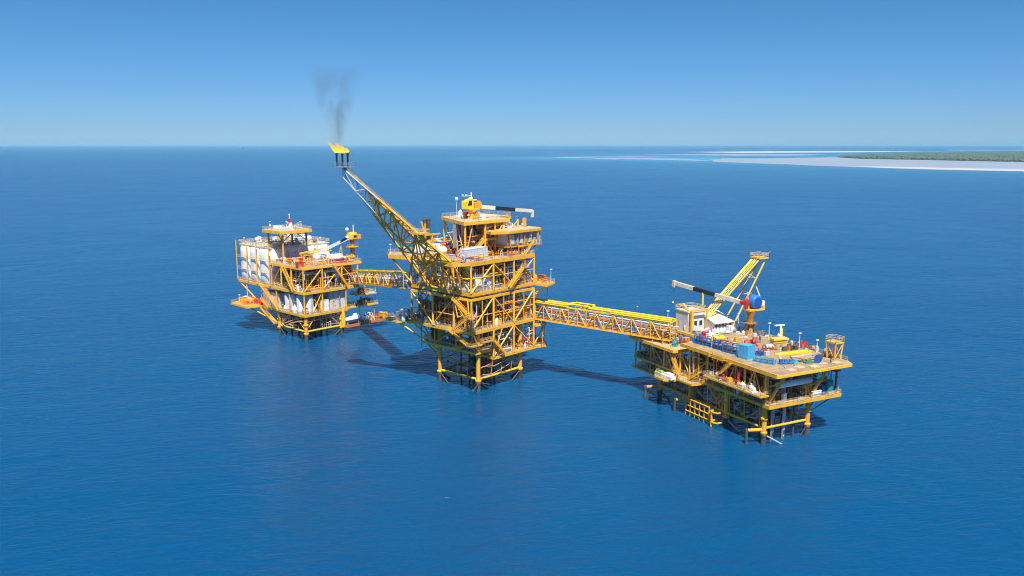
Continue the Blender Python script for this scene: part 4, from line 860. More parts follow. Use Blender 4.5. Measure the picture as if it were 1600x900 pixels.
for x, y, z, h, lb in ((28.2,42.5,ZB,5,'lamp post behind the rusty crane on the right platform'),(27.8,28.2,ZB,4.6,'lamp post between the crane and the yellow valve stand'),(27.6,15.5,ZB,4,'lamp post behind the red hose reel'),(27.4,8.6,ZB,3.4,'lamp post left of the lookout tower'),(25,-2,ZA,4.6,'lamp post on the right tip of the right main deck'),(8,53,ZB+0,3.6,'lamp post beside the bridge head and the white building')):
    lamp(lb, RI, (x, y, z), h)
t = thing('life_ring', 'red and white life ring on the back railing near the lookout tower', 'life ring', RI, (27.7,11.8,ZB+.5)); 
m = MB()
for i in range(16):
    a, b = i*math.pi/8, (i+1)*math.pi/8; m.tube((0,.42*math.cos(a),.42+.42*math.sin(a)), (0,.42*math.cos(b),.42+.42*math.sin(b)), .11, 7)
m.build('ring', 'red', t)
# ================================================================== LEFT PLATFORM
S = thing('storage_platform', 'left oil platform with a large white tank block behind its yellow decks', 'oil platform', LE)
legs(S, [(0,0),(17.6,0),(0,20),(17.6,20)], 10, .75, zp=2.6)
YA, YB, YC, YD = 3.6, 10.7, 20.2, 30.4
for a, b in (((0,0),(17.6,0)),((0,20),(17.6,20)),((0,0),(0,20)),((17.6,0),(17.6,20))):
    T(S, 'frame_beam', 'yellow', (*a, YA), (*b, YA), .4, 10); T(S, 'frame_beam', 'amber', (*a, 7.6), (*b, 8.6), .25, 8)
for a, b in (((0,0),(17.6,20)),((17.6,0),(0,20)),((8.8,0),(8.8,20)),((0,10),(17.6,10))): T(S, 'plan_brace', 'under', (*a,YA-.1), (*b,YA-.1), .25)
for a, b in (((0,0,YA),(0,8,YB-.8)),((0,20,YA),(0,11,YB-.8)),((0,2,YB-1),(0,16,5)),((17.6,0,YA),(10,0,YB-.8)),((0,0,YA),(5,0,YB-.8))): T(S, 'brace', 'amber', a, b, .22)
MB().path([(0,18,4.5),(-1.2,14,4.2),(-1.4,9,6.2),(-1,3,7.8),(0,.5,8)], .22, 7).build('hose', 'beige', S)
for p, q in (((0,20,2.5),(0,12,-3)),((0,0,2.5),(0,8,-3)),((0,0,2.5),(7,0,-3)),((17.6,0,2.5),(10,0,-3)),((17.6,0,2.5),(17.6,8,-3)),((17.6,20,2.5),(17.6,12,-3)),((0,20,2.5),(7,20,-3))): T(S, 'underwater_brace', 'dark', p, q, .4)
for i, (x, y) in enumerate([(4,4),(7,4),(10,4),(13,4),(4,8),(7,8),(10,8),(13,9),(5,13),(9,13),(12,14),(4,17)]): T(S, 'conductor', 'dark' if i % 3 else 'grey', (x,y,-5), (x,y,YB), .42, 10)
Bx(S, 'walkway', 'char', .8, 16.8, .8, 2.6, YA+.05, YA+.2); Bx(S, 'walkway', 'char', .8, 2.6, 3, 19, YA+.05, YA+.2)
deck(S, [(-1,-1),(20.5,-1),(20.5,33),(-1,33)], YB, bd=.9)
deck(S, [(-8.5,32),(-1.2,30.5),(2,33),(2,44),(-3,48),(-8,46)], YB+.3, bd=.7, frame=False, mat='amber')
deck(S, [(20.7,1),(32,.2),(37.5,.2),(37.5,6),(20.7,7)], YB, bd=.6, frame=False); deck(S, [(26.7,.8),(36,-.6),(37,3.5),(30,6.5),(26.7,6)], YC-4.6, bd=.5, frame=False, mat='beige')
deck(S, [(-1.2,-1.2),(26.5,-1.2),(26.5,24),(30,30),(30,51),(-1.2,51)], YC, bd=1.0)
deck(S, [(-1.2,-1.2),(28,-1.2),(28,23.5),(-1.2,23.5)], YD, bd=1.0)
deck(S, [(18,-1.6),(42.5,-.8),(42.5,4),(18,4)], 3.2, bd=.8, frame=False, beam='orange', rail=False, mat='rust')
for x in (28,36): T(S, 'hanger', 'amber', (x,1,3.4), (x,1,YB-.6), .14)
T(S, 'hanger', 'amber', (36.5,1,YB), (36.5,1,YC-5), .14); T(S, 'hanger', 'amber', (31,.6,YB), (31,.4,YC-5), .16)
MB().lathe([(.9,3),(.9,8),(.5,10.5),(.05,12.5)], (17.8,-1.2,0), 'z', 10).build('fender_cone', 'yellow', S)
XS, YS = (-.9, 8.3, 18, 26.2), (-.9, 7.8, 15.5, 23.3)
for x in XS: T(S, 'column', 'yellow', (x,-.9,YC), (x,-.9,YD-.9), .36, 10); T(S, 'column', 'amber', (x,23.2,YC), (x,23.2,YD-.9), .36, 10)
for y in YS[1:3]: T(S, 'column', 'yellow', (-.9,y,YC), (-.9,y,YD-.9), .36, 10); T(S, 'column', 'amber', (26.2,y,YC), (26.2,y,YD-.9), .36, 10)
for p, q in (((8.3,-.9,YC),(18,-.9,YD-.9)),((18,-.9,YD-.9),(26.2,-.9,YC+.2)),((-.9,-.9,YC),(8.3,-.9,YD-.9)),((-.9,7.8,YC),(-.9,-.9,YD-.9)),((-.9,7.8,YC),(-.9,15.5,YD-.9)),((-.9,23.3,YC),(-.9,15.5,YD-.9))): T(S, 'brace', 'yellow', p, q, .26)
MB().bar((8.3,-.9,YC+5), (26.2,-.9,YC+5.6), .25, .3).build('rail_beam', 'yellow', S)
for x in (-.8, 8, 19.8): T(S, 'column', 'yellow', (x,-.8,YB), (x,-.8,YC-.9), .33, 10)
for y in (10, 20, 32): T(S, 'column', 'amber', (-.8,y,YB), (-.8,y,YC-.9), .33, 10)
for p, q in (((3,-.8,YB),(7.6,-.8,YC-1)),((4,-.8,YC-3.5),(8,-.8,YB))): T(S, 'brace', 'yellow', p, q, .2)
for p, q in (((19.8,0,YB-.9),(17.8,.4,5)),((20,33,YB-.7),(17.8,20.5,4)),((-.9,32.5,YB-.6),(-.2,20.4,YA+.4)),((-5,38,YB-.5),(-.2,20.6,YA+1)),((-1,50,YC-.9),(-.8,33,YB+.4)),((29,50,YC-.9),(20,33,YB)),((-.9,44,YC-.9),(-.9,44,YB+.3))): T(S, 'strut', 'yellow', p, q, .28)
for p, q in (((-1.8,31,YC),(-1.8,17,YB)),((-2.2,32,YB),(-1.4,21,YA+.5)),((-2,5,YC),(-2,13,YD)),((13,-2,YD),(20,-2,YC+.1)),((-2.2,24,YB),(-2.2,30,YB+3))): stair(S, p, q, w=1.2)
pipework(S, (0,25,-.5,22,YC), 50, 71, ['amber','yellow','grey','lgrey','steel','char','rust','white'], 9); pipework(S, (0,20,0,30,YB), 36, 72, ['amber','grey','lgrey','steel','char','rust'], 8.3)
pipework(S, (-1,26,-.5,22,YD), 16, 73, ['amber','beige','lgrey','orange'], 2.4); pipework(S, (0,17,0,19,YA), 22, 74, ['rust','beige','char','grey'], 6)
clutter(S, (-.5,25.5,-.6,22,YC), 64, 75, ['lgrey','grey','char','amber','white','orange']); clutter(S, (-.4,20,-.5,31,YB), 44, 76, ['lgrey','white','char','amber']); clutter(S, (-.6,27,-.6,22,YD), 52, 77, ['amber','beige','orange','lgrey','white','red'])
clutter(S, (1,17,1,19,YA+.2), 34, 78, ['char','grey','rust','beige']); clutter(S, (-7,1,33,45,YB+.3), 18, 79, ['orange','amber','beige','white']); clutter(S, (22,36.5,1,5.5,YB), 14, 80, ['rust','lgrey','amber']); clutter(S, (28,35.5,.6,5,YC-4.6), 12, 81, ['rust','amber','orange','char']); clutter(S, (29,42,-.4,3.5,3.2), 10, 82, ['rust','amber','lgrey'])
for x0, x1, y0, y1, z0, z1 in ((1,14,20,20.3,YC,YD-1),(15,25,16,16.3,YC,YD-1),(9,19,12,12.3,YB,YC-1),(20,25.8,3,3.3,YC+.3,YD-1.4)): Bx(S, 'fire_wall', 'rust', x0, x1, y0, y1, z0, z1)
FM = ['yellow','amber','yellow','lgrey','white','orange','steel']
facework(S, 'x', -1, 1, 0, 26, YC, YD-1, 36, 231, FM); facework(S, 'y', -1, 1, 0, 23, YC, YD-1, 34, 232, FM)
facework(S, 'x', -1, 1, 0, 20, YB, YC-1, 18, 233, FM); facework(S, 'y', -1, 1, 1, 31, YB, YC-1, 24, 234, FM)
facework(S, 'x', 0, 1, 1, 17, YA, YB-1, 24, 235, ['rust','amber','grey','beige']); facework(S, 'y', 0, 1, 1, 19, YA, YB-1, 24, 236, ['rust','amber','grey','beige'])
facework(S, 'x', -1, 1, 0, 27, YD, YD+3, 28, 237, ['amber','yellow','orange','lgrey'])
# --- things on the left platform
W_ = thing('white_module', 'huge white block of rounded upright tanks behind the decks of the left platform', 'tank block', LE, (0,25.5,YC))
MB().box(.4,30,0,25,.02,15.6).build('wall', 'white', W_)
m = MB()
for z in (5.2,10.4):
    m.tube((-1.5,-1.7,z),(30.2,-1.7,z),.12,8); m.tube((-1.5,-1.7,z),(-1.5,25.2,z),.12,8)
m.build('band', 'grey', W_)
def bulge(ax, a, z, wd, ht, d):
    """a swollen panel: flat at its rim, curving outwards to the middle"""
    K = 8; m = MB(); P_ = []
    for i in range(K+1):
        for j in range(K+1):
            s_, t_ = -1+2*i/K, -1+2*j/K; h_ = d*(max(0, 1-abs(s_)**3)**.6)*(max(0, 1-abs(t_)**3)**.6)
            P_.append((a+s_*wd/2, -.003-h_, z+t_*ht/2) if ax == 'x' else (.397-h_, a+s_*wd/2, z+t_*ht/2))
    F_ = [(i*(K+1)+j, (i+1)*(K+1)+j, (i+1)*(K+1)+j+1, i*(K+1)+j+1) for i in range(K) for j in range(K)]
    return m.add(P_, F_ if ax == 'x' else [f[::-1] for f in F_], True)
def drum(ax, a, wd, d):
    """a tall rounded tank front standing out of the wall, its top and foot drawn in"""
    K, V_ = 14, 10; m = MB(); P_ = []
    for i in range(K+1):
        c_ = -math.cos(math.pi*i/K)
        for j in range(V_+1):
            t_ = j/V_; h_ = d*math.sin(math.pi*i/K)*(1-abs(2*t_-1)**14*.5); z_ = .3+15.1*t_
            P_.append((a+c_*wd/2, -.003-h_, z_) if ax == 'x' else (.397-h_, a+c_*wd/2, z_))
    F_ = [(i*(V_+1)+j, (i+1)*(V_+1)+j, (i+1)*(V_+1)+j+1, i*(V_+1)+j+1) for i in range(K) for j in range(V_)]
    return m.add(P_, F_ if ax == 'x' else [f[::-1] for f in F_], True)
for x, wd in ((4.6,7.4),(12.2,7.0),(19.4,6.6),(26.2,6.4)): drum('x', x, wd, 1.5).build('tank_front', 'white', W_)
for y, wd in ((4.4,7.6),(12.3,7.4),(20.3,7.6)): drum('y', y, wd, 1.5).build('tank_front', 'white', W_)
g = random.Random(8)
for i in range(16): x, z = g.uniform(1, 14), g.uniform(1, 15); MB().path([(x,-1.9,z),(x+g.uniform(1,4),-1.9,z),(x+g.uniform(1,4),-1.9,min(15.4,z+g.uniform(1,4)))], .1, 6).build('pipe', g.choice(['lgrey','grey','beige','amber']), W_)
for i, (x, z) in enumerate(((6,11.2),(14,11),(2.6,10.6),(9.5,5.5),(22,13.6),(26,12))): MB().box(x-.35,x+.35,-1.75,-.3,z-.4,z+.4).build('vent', 'char', W_)
rf = MB().box(0,30.4,-.3,25.4,15.6,16.0).build('roof', 'cream', W_); ring_rail([(0,-.3),(30.4,-.3),(30.4,25.4),(0,25.4)], 16.0, h=1.7, r=.075).build('railing', 'rail', rf)
for x, y in ((-1.6,25),(-1.6,16.3),(-1.6,8.3),(-1.6,-1.9),(8.4,-2),(15.8,-2),(22.8,-2)): T(W_, 'post', 'lgrey' if x > 5 else 'yellow', (x,y,0), (x,y,17.8), .24)
for y0 in (10.4, 5.2): ring_rail([(14,-1.7),(-1.5,-1.7),(-1.5,25)], y0+.1, False, h=1.0, r=.045, step=4).build('railing', 'yellow', W_)
clutter(W_, (2,29,1.5,24,16), 46, 83, ['lgrey','white','cream','grey','beige','char'])
pipework(W_, (1,29,1,24,16), 14, 84, ['lgrey','beige','grey','steel'], 2.2)
E_ = thing('roof_platform', 'raised yellow square platform on stilts above the left platform', 'lookout platform', LE, (0,15,YD))
deck(E_, [(-.5,0),(14.5,0),(14.5,14.5),(-.5,14.5)], 13.7, bd=1.3, mat='beige')
for x, y in ((1.5,2),(13,2),(1.5,13),(13,13)): T(E_, 'leg', 'char' if (x > 5) else 'amber', (x,y,0), (x,y,12.4), .42, 10)
for p, q in (((1.5,2,9),(6,2,12.4)),((1.5,2,9),(1.5,6,12.4)),((13,2,9),(8,2,12.4))): T(E_, 'brace', 'amber', p, q, .22)
clutter(E_, (0,14,.5,13.5,13.7), 16, 85, ['white','lgrey','white','grey'])
t = thing('radar_mast', 'short mast with red light and white dome on the raised yellow platform', 'antenna', LE, (7,20,YD+13.7)); T(t, 'mast', 'white', (0,0,0), (0,0,6), .16); MB().box(-.5,.5,-.4,.4,3,4.6).build('beacon', 'red', t); MB().ball((0,0,6.3), .35).build('dome', 'white', t); MB().box(-.8,.8,-.8,.8,0,1.4).build('base', 'white', t)
for i, (x, y, z, h, lb) in enumerate(((0,24,YD+13.7,3.4,'lamp post at the left corner of the raised yellow platform'),(3,16,YD+13.7,3.6,'lamp post at the front of the raised yellow platform'),(13.6,22,YD+13.7,2.6,'lamp post at the right corner of the raised yellow platform'),(-6,42,YB+.3,3.6,'lamp post on the left wing deck of the left platform'),(37,1.2,YC-4.6,2.6,'lamp post on the right balcony of the left platform'),(1,48,YC+16,2.5,'lamp post on the far left roof corner of the white module'))): lamp(lb, LE, (x,y,z), h)
for i, (x, y, c) in enumerate(((24,33,'white tank on the module roof at its right end'),(18,31,'white tank on the module roof left of the right end one'),(7,46,'white tank on the module roof near its left end'))): vessel_h(c, LE, (x,y,YC+16), 1.1, 3, mat='white', rot=20*i, group='white tanks on the white module roof')
for i in range(4): vessel_v(('grey white upright tank nearest the front corner of the left platform','grey white upright tank second from the front corner of the left platform','grey white upright tank third from the front corner of the left platform','grey white upright tank farthest from the front corner of the left platform')[i], LE, ((2.8,1.2,1.2,1.2)[i], (1.4,4.6,9.2,13.6)[i], YB), 1.9, 7.4-.1*i, mat='lgrey', group='upright tanks on the lower deck of the left platform')
for i, (x, y, L) in enumerate(((1.6,22.5,6),(1.2,29,5))): cabinet(('white cabin at the back of the lower deck, right of its twin','white cabin at the far left of the lower deck')[i], LE, (x,y,YB), L, 3.4, 6.5, rot=-90, mat='lgrey', cat='cabin', name='deck_cabin', doors=2)
cabinet('light grey two storey cabin at the right of the lower deck of the left platform', LE, (16.5,2.8,YB), 8, 4.6, 7.8, mat='lgrey', cat='cabin', name='deck_cabin', doors=3)
cabinet('white cabinet pair beside the crossed yellow braces on the lower deck', LE, (9.6,1.2,YB), 4, 2.4, 5, mat='white', doors=2)
for i, (x, y, lb) in enumerate(((.2,8,'white domed pod on the lower deck edge of the left platform, nearer the corner'),(-.2,14,'white domed pod on the lower deck edge, farther from the corner'))): tag(MB().lathe([(.9,0),(.9,.9),(1.1,1),(1,1.9),(.6,2.4),(.05,2.6)], (0,0,0), 'z', 14).build('pod', 'white'), lb, 'pod', 'white pods on the lower deck').matrix_world = LE.m @ Matrix.Translation((x,y,YB+.01))
tag(MB().add([(-.9,-.9,0),(.9,-.9,0),(.9,.9,0),(-.9,.9,0),(0,0,3.4)], [(3,2,1,0),(0,1,4),(1,2,4),(2,3,4),(3,0,4)]).build('cone_marker', 'cream'), 'pale cone shaped marker at the front corner of the lower deck', 'cone').matrix_world = LE.m @ Matrix.Translation((4.2,-.1,YB+.01))
for i, (x, y) in enumerate(((-.3,31.2),(-.3,33.2),(-.5,35.4))): tag(MB().lathe([(.6,0),(.7,.1),(.7,1.9),(.35,2.4),(.3,2.7),(.05,2.8)], (0,0,0), 'z', 12).build('gas_bottle', 'red'), ('red gas bottle nearest the stair foot on the left wing deck','red gas bottle between two others on the left wing deck','red gas bottle farthest left in its row on the left wing deck')[i], 'gas bottle', 'red gas bottles on the left wing deck').matrix_world = LE.m @ Matrix.Translation((x-1.5,y,YB+.32))
vessel_h('white horizontal vessel on the right of the left platform top deck', LE, (17.5,3,YD), 1.5, 6, mat='white'); vessel_h('orange red cylinder at the right end of the left platform top deck', LE, (23.5,2,YD), 1.1, 4, mat='orange', leg_h=.3)
vessel_h('long white vessel under the yellow gantry beam on the left platform', LE, (15,9,YD), 1.7, 7, mat='white', rot=10)
tag(MB().bar((0,0,0),(18,3,.9),.6,.6).bar((0,0,-.5),(18,3,-.6),.3,.3).build('gantry_beam', 'lemon'), 'long pale yellow gantry beam lying above the left platform top deck', 'beam').matrix_world = LE.m @ Matrix.Translation((5,10,YD+4.4))
T(S, 'post', 'amber', (7,10.5,YD), (7,10.5,YD+4), .2); T(S, 'post', 'amber', (21,12.5,YD), (21,12.5,YD+4.6), .2)
skid('orange pump set on the left wing deck', LE, (-4,38,YB+.32), mat='orange', s=1.5, mat2='beige')
# lifeboat and its davit deck
t = thing('lifeboat', 'blue and white covered lifeboat on the low right deck of the left platform', 'lifeboat', LE, (23.6,1.2,3.3), 4)
hl = []
for k, (x, wd, zb) in enumerate(((-5.2,.15,1.3),(-4,1.1,.7),(-1.5,1.6,.4),(2,1.6,.4),(4.2,1.0,.7),(5.4,.12,1.5))):
    hl.append([(x,-wd,2.0),(x,-wd*.75,zb+.35),(x,0,zb),(x,wd*.75,zb+.35),(x,wd,2.0),(x,wd*.8,2.9),(x,0,3.3),(x,-wd*.8,2.9)])
m = MB(); m.add([p for r in hl for p in r[:5]], [(i*5+j,i*5+j+1,i*5+j+6,i*5+j+5) for i in range(5) for j in range(4)], True); m.build('hull', 'sky', t)
m = MB(); m.add([p for r in hl for p in (r[4],r[5],r[6],r[7],r[0])], [(i*5+j,i*5+j+1,i*5+j+6,i*5+j+5) for i in range(5) for j in range(4)], True); m.build('canopy', 'white', t)
MB().box(1.6,3.2,-.7,.7,3.0,4.0).build('wheelhouse', 'white', t)
for x in (-3,3.4): MB().box(x-.2,x+.2,-1.5,1.5,0,.75).build('cradle', 'grey', t)
t = thing('rescue_boat', 'small white workboat with dark hatches beside the lifeboat', 'boat', LE, (32,1,3.3), 8)
MB().lathe([(.05,-3),(.7,-2.4),(1.1,-1),(1.1,1.6),(.7,2.6),(.1,3)], (0,0,1.4), 'x', 12).build('hull', 'white', t); MB().box(-1,1.2,-.8,.8,2.2,3.6).build('cabin', 'white', t); MB().box(-.7,.2,-.86,-.803,2.8,3.3).build('window', 'glass', t)
for x in (-1.4,1.4): MB().box(x-.15,x+.15,-.9,.9,0,.5).build('cradle', 'grey', t)
m = MB()
for i in range(5): m.tube((-3+i*1.5,-1.4,0), (-2.6+i*1.5,.6,3.4), .13, 6)
m.build('boat_davit', 'white', t)
# crane of the left platform
t = thing('pedestal_crane', 'yellow pedestal crane on the left platform with a lowered grey lattice boom', 'crane', LE, (26.4,2.6,YD))
MB().lathe([(1.1,0),(1.0,.4),(.95,8.6),(1.5,8.8),(1.5,9.2)], (0,0,0), 'z', 16).build('pedestal', 'amber', t)
MB().lathe([(1.0,6.0),(2.9,6.05),(2.9,6.3),(1.0,6.35)], (0,0,0), 'z', 12).build('service_platform', 'yellow', t)
ring_rail([(2.6*math.cos(k*math.pi/4),2.6*math.sin(k*math.pi/4)) for k in range(8)], 6.3).build('railing', 'rail', t)
MB().lathe([(2,9.2),(2.4,9.4),(2.4,11.6),(2.0,12.2),(.3,12.4)], (0,0,0), 'z', 14).box(-1.2,2.9,-2.6,-1.6,9.6,11.4).build('cab', 'yellow', t)
MB().box(-.9,.5,-2.66,-2.603,10.2,11.2).build('window', 'glass', t)
T(t, 'mast', 'white', (.8,0,12.3), (.8,0,15.4), .2); MB().ball((-2.2,.4,13.6), .8).build('dome', 'white', t); T(t, 'dome_post', 'grey', (-2.2,.4,11), (-2.2,.4,13), .14)
T(t, 'ladder', 'char', (-1.2,-.6,0), (-1.2,-.6,9), .28, 6)
lattice(t, [(-2.2,-.7,10.2),(-2.2,.7,10.2),(-2.2,.7,9.4),(-2.2,-.7,9.4)], [(-14,3.4,4.9),(-14,4.6,4.9),(-14,4.6,4.2),(-14,3.4,4.2)], 7, .12, .07, 'lgrey', name=('boom_chord','boom_brace'))
MB().ball((-2.6,0,10.2), .75).build('boom_hinge', 'white', t); MB().bar((-3,-.1,10), (-5.5,.8,8.6), .9, .8).build('boom_sleeve', 'black', t)
T(t, 'boom_rest', 'amber', (-7,1.5,0), (-5,1,7), .2); T(t, 'boom_rest', 'amber', (-4,1.5,0), (-5,1,7), .2)

# ================================================================== BRIDGES
def bridge(name, label, p, q, w, h, n, top, bot, floor_mat, extra):
    p, q = Vector(p), Vector(q); d = q-p; L = math.hypot(d.x, d.y); ang = math.degrees(math.atan2(d.y, d.x)); dz = d.z
    fr = Frame(p.x, p.y, ang); t = thing(name, label, 'footbridge', fr, (0,0,p.z))
    lattice_pts = [(0,-w/2,h),(0,w/2,h),(0,w/2,0),(0,-w/2,0)], [(L,-w/2,h+dz),(L,w/2,h+dz),(L,w/2,dz),(L,-w/2,dz)]
    A, B = lattice_pts
    for k, (a, b) in enumerate(zip(A, B)): MB().bar(a, b, .42, .42).build('chord', top if k < 2 else bot, t)
    P = lambda s, y, z: (L*s, y, z+dz*s)
    for i in range(n+1):
        s = i/n
        for y in (-w/2, w/2): T(t, 'post', bot, P(s,y,.1), P(s,y,h-.1), .17, 8)
        MB().bar(P(s,-w/2+.21,0), P(s,w/2-.21,0), .24, .24).build('cross_beam', bot, t)
        if i % 2 == 0: MB().bar(P(s,-w/2+.21,h), P(s,w/2-.21,h), .22, .22).build('cross_beam', top, t)
        if i < n:
            for y in (-w/2, w/2):
                a, b = (h-.1, .1) if i % 2 == 0 else (.1, h-.1); T(t, 'brace', bot, P(s,y,a), P((i+1)/n,y,b), .19, 8)
    MB().bar(P(.005,.0,.32), P(.995,.0,.32), w-1.2, .12).build('walkway', floor_mat, t)
    m = MB()
    for y in (-w/2+.7, w/2-.7):
        for z in (.9,1.4): m.tube(P(0,y,z), P(1,y,z), .05, 4)
        for i in range(int(L/2.5)): m.tube(P(i*2.5/L,y,.35), P(i*2.5/L,y,1.4), .045, 4)
    m.build('handrail', 'rail', t)
    for y, z, r, mt in extra: T(t, 'pipe', mt, P(-.02,y,z), P(1.02,y,z), r, 10)
    return t, P, L
a = CE(28.5,2,20.3); b = RI(3.0,44.0,19.3)
t, P, L = bridge('access_bridge', 'long bright yellow truss footbridge from the central platform to the right one', a, b, 4.6, 5.7, 16, 'lemon', 'yellow', 'amber',
    ((-1.6,2.4,.22,'lgrey'),(-1,2.6,.26,'grey'),(1.4,2.2,.2,'orange'),(.6,3.3,.24,'steel'),(-1.7,3.6,.15,'orange'),(1.7,3.8,.22,'lgrey')))
for y, mt in ((-1.3,'lemon'),(1.2,'lemon')):
    k = .9 if y > 0 else -.2
    pts = [P(-.01,y,6.3),P(.28,y,6.3),P(.30,y+3.0*(1 if y>0 else .7),6.3),P(.43,y+3.0*(1 if y>0 else .7),6.3),P(.45,y,6.3),P(.58,y,6.3),P(1.0,y,6.3)]
    MB().path(pts, .34, 10).build('expansion_loop', mt, t)
MB().bar(P(0,-2.3,5.98), P(.3,-2.3,5.98), .9, .14).build('top_plate', 'lemon', t); MB().bar(P(.6,-2.2,5.98), P(1,-2.2,5.98), .9, .14).build('top_plate', 'lemon', t)
lamp('lamp post standing on the right end of the yellow bridge', Frame(*a[:2], math.degrees(math.atan2(b.y-a.y, b.x-a.x))), (L*.95, 1.6, 25.3), 2.4)
a = LE(26.5,.2,21.0); b = CE(-5.2,27.2,31.9)
t, P, L = bridge('link_bridge', 'yellow truss footbridge rising from the left platform to the central one', a, b, 4.2, 5.4, 12, 'lemon', 'yellow', 'yellow',
    ((-1.2,2.6,.3,'lgrey'),(-.2,2.9,.3,'lgrey'),(.9,2.5,.26,'grey'),(1.4,3.6,.2,'lgrey'),(-1.5,1.7,.2,'orange')))
lay_all()
# ================================================================== FLAME AND SMOKE
def fire_mat():
    m, t, b = new_mat('gas_flame'); N = t.nodes.new; K = t.links.new
    tc = N('ShaderNodeTexCoord'); sp = N('ShaderNodeSeparateXYZ'); K(tc.outputs['Object'], sp.inputs[0])
    nz = N('ShaderNodeTexNoise'); nz.inputs['Scale'].default_value = 1.1; K(tc.outputs['Object'], nz.inputs['Vector'])
    ma = N('ShaderNodeMath'); ma.operation = 'MULTIPLY_ADD'; ma.inputs[1].default_value = 1.6; K(nz.outputs['Fac'], ma.inputs[0]); K(sp.outputs['Z'], ma.inputs[2])
    mr = N('ShaderNodeMapRange'); mr.inputs[1].default_value = 1.0; mr.inputs[2].default_value = 5.4; K(ma.outputs[0], mr.inputs[0])
    cr = N('ShaderNodeValToRGB'); e = cr.color_ramp.elements
    e[0].position = 0; e[0].color = (1, .66, .10, 1); e[1].position = 1; e[1].color = (.95, .26, .08, 1)
    x = cr.color_ramp.elements.new(.5); x.color = (1, .38, .03, 1); K(mr.outputs[0], cr.inputs[0])
    em = N('ShaderNodeEmission'); em.inputs['Strength'].default_value = 1.0; K(cr.outputs[0], em.inputs[0])
    tr = N('ShaderNodeBsdfTransparent'); mx = N('ShaderNodeMixShader')
    n2 = N('ShaderNodeMapRange'); n2.inputs[1].default_value = 2.4; n2.inputs[2].default_value = 5.6; n2.inputs[3].default_value = 0; n2.inputs[4].default_value = .75; K(ma.outputs[0], n2.inputs[0])
    K(n2.outputs[0], mx.inputs[0]); K(em.outputs[0], mx.inputs[1]); K(tr.outputs[0], mx.inputs[2]); K(mx.outputs[0], t.nodes['Material Output'].inputs[0])
    return m
fm = fire_mat(); FL = thing('flare_flame', 'orange and yellow gas flame burning on the three flare stacks', 'flame', CE, (tip.x-.5,tip.y-.1,tip.z+4.4))
g = random.Random(3)
def tongue(base, lean, h, r):
    prof = []
    vs = []; n = 14; K = 14
    for k in range(K):
        t_ = k/(K-1); rr = r*(math.sin(math.pi*(t_*.86+.13))**.8)*(1-.5*t_); c = Vector(base)+Vector(lean)*(t_**1.3)+Vector((0,0,h*t_))
        for i in range(n):
            a = 2*math.pi*i/n; q = c+Vector((math.cos(a)*rr, math.sin(a)*rr, 0)); w_ = noise.noise_vector(q*1.0)*.55*r+noise.noise_vector(q*2.6)*.3*r
            vs.append(q+w_)
    fs = [(k*n+i,k*n+(i+1)%n,(k+1)*n+(i+1)%n,(k+1)*n+i) for k in range(K-1) for i in range(n)]+[tuple(range(n-1,-1,-1)), tuple(range((K-1)*n, K*n))]
    return MB().add(vs, fs, True)
for (bx, by), ln, h, r in (((-1.2,1.3),(-2.4,1.2,0),3.7,.62),((-1.0,1.0),(-.9,.3,0),2.6,.7),((-.1,.1),(-1.6,.8,0),3.1,.66),((.3,-.3),(-.5,.7,0),2.1,.75),((1.1,-1.2),(-1.5,1.1,0),2.5,.6),((1.1,-1.2),(-.2,.2,0),1.7,.65),((-.6,.6),(-2.7,.4,0),2.2,.45)): tongue((bx,by,-.1), ln, h, r).build('flame_tongue', fm, FL)
# smoke: a drifting column of soot, a closed volume
sm, t, b = new_mat('thin_smoke'); t.nodes.remove(b); N = t.nodes.new; K = t.links.new
pv = N('ShaderNodeVolumePrincipled'); pv.inputs['Color'].default_value = (.2, .19, .18, 1)
tc = N('ShaderNodeTexCoord'); mp = N('ShaderNodeMapping'); mp.inputs['Scale'].default_value = (.15,.15,.10); K(tc.outputs['Object'], mp.inputs['Vector'])
nz = N('ShaderNodeTexNoise'); nz.inputs['Scale'].default_value = 1; nz.inputs['Detail'].default_value = 4; nz.inputs['Distortion'].default_value = .6; K(mp.outputs[0], nz.inputs['Vector'])
r1 = N('ShaderNodeMapRange'); r1.inputs[1].default_value = .45; r1.inputs[2].default_value = .62; K(nz.outputs['Fac'], r1.inputs[0])
# radial falloff about the drifting axis x = k z
sp = N('ShaderNodeSeparateXYZ'); K(tc.outputs['Object'], sp.inputs[0])
def mth(op, *a):
    q = N('ShaderNodeMath'); q.operation = op
    for i, v in enumerate(a):
        if isinstance(v, (int, float)): q.inputs[i].default_value = v
        else: K(v, q.inputs[i])
    return q.outputs[0]
z = sp.outputs['Z']
rad = mth('MULTIPLY_ADD', z, .34, 1.9)
dx = mth('DIVIDE', mth('SUBTRACT', sp.outputs['X'], mth('MULTIPLY', z, .06)), rad); dy = mth('DIVIDE', sp.outputs['Y'], rad)
fall = mth('MAXIMUM', mth('SUBTRACT', 1, mth('ADD', mth('MULTIPLY', dx, dx), mth('MULTIPLY', dy, dy))), 0)
fade = mth('MINIMUM', mth('DIVIDE', mth('MAXIMUM', mth('SUBTRACT', 25, z), 0), 22), mth('MULTIPLY', mth('MAXIMUM', z, 0), .5))
fade = mth('MAXIMUM', fade, 0)
den = mth('MULTIPLY', mth('MULTIPLY', mth('MULTIPLY', fall, fade), mth('MULTIPLY_ADD', r1.outputs[0], 1.0, .05)), .22)
K(den, pv.inputs['Density']); K(pv.outputs[0], t.nodes['Material Output'].inputs['Volume'])
m = MB(); m.lathe([(.2,-.2),(2.0,.3),(5.6,10),(9.4,20),(13.4,30),(.2,30.5)], (0,0,0), 'z', 20)
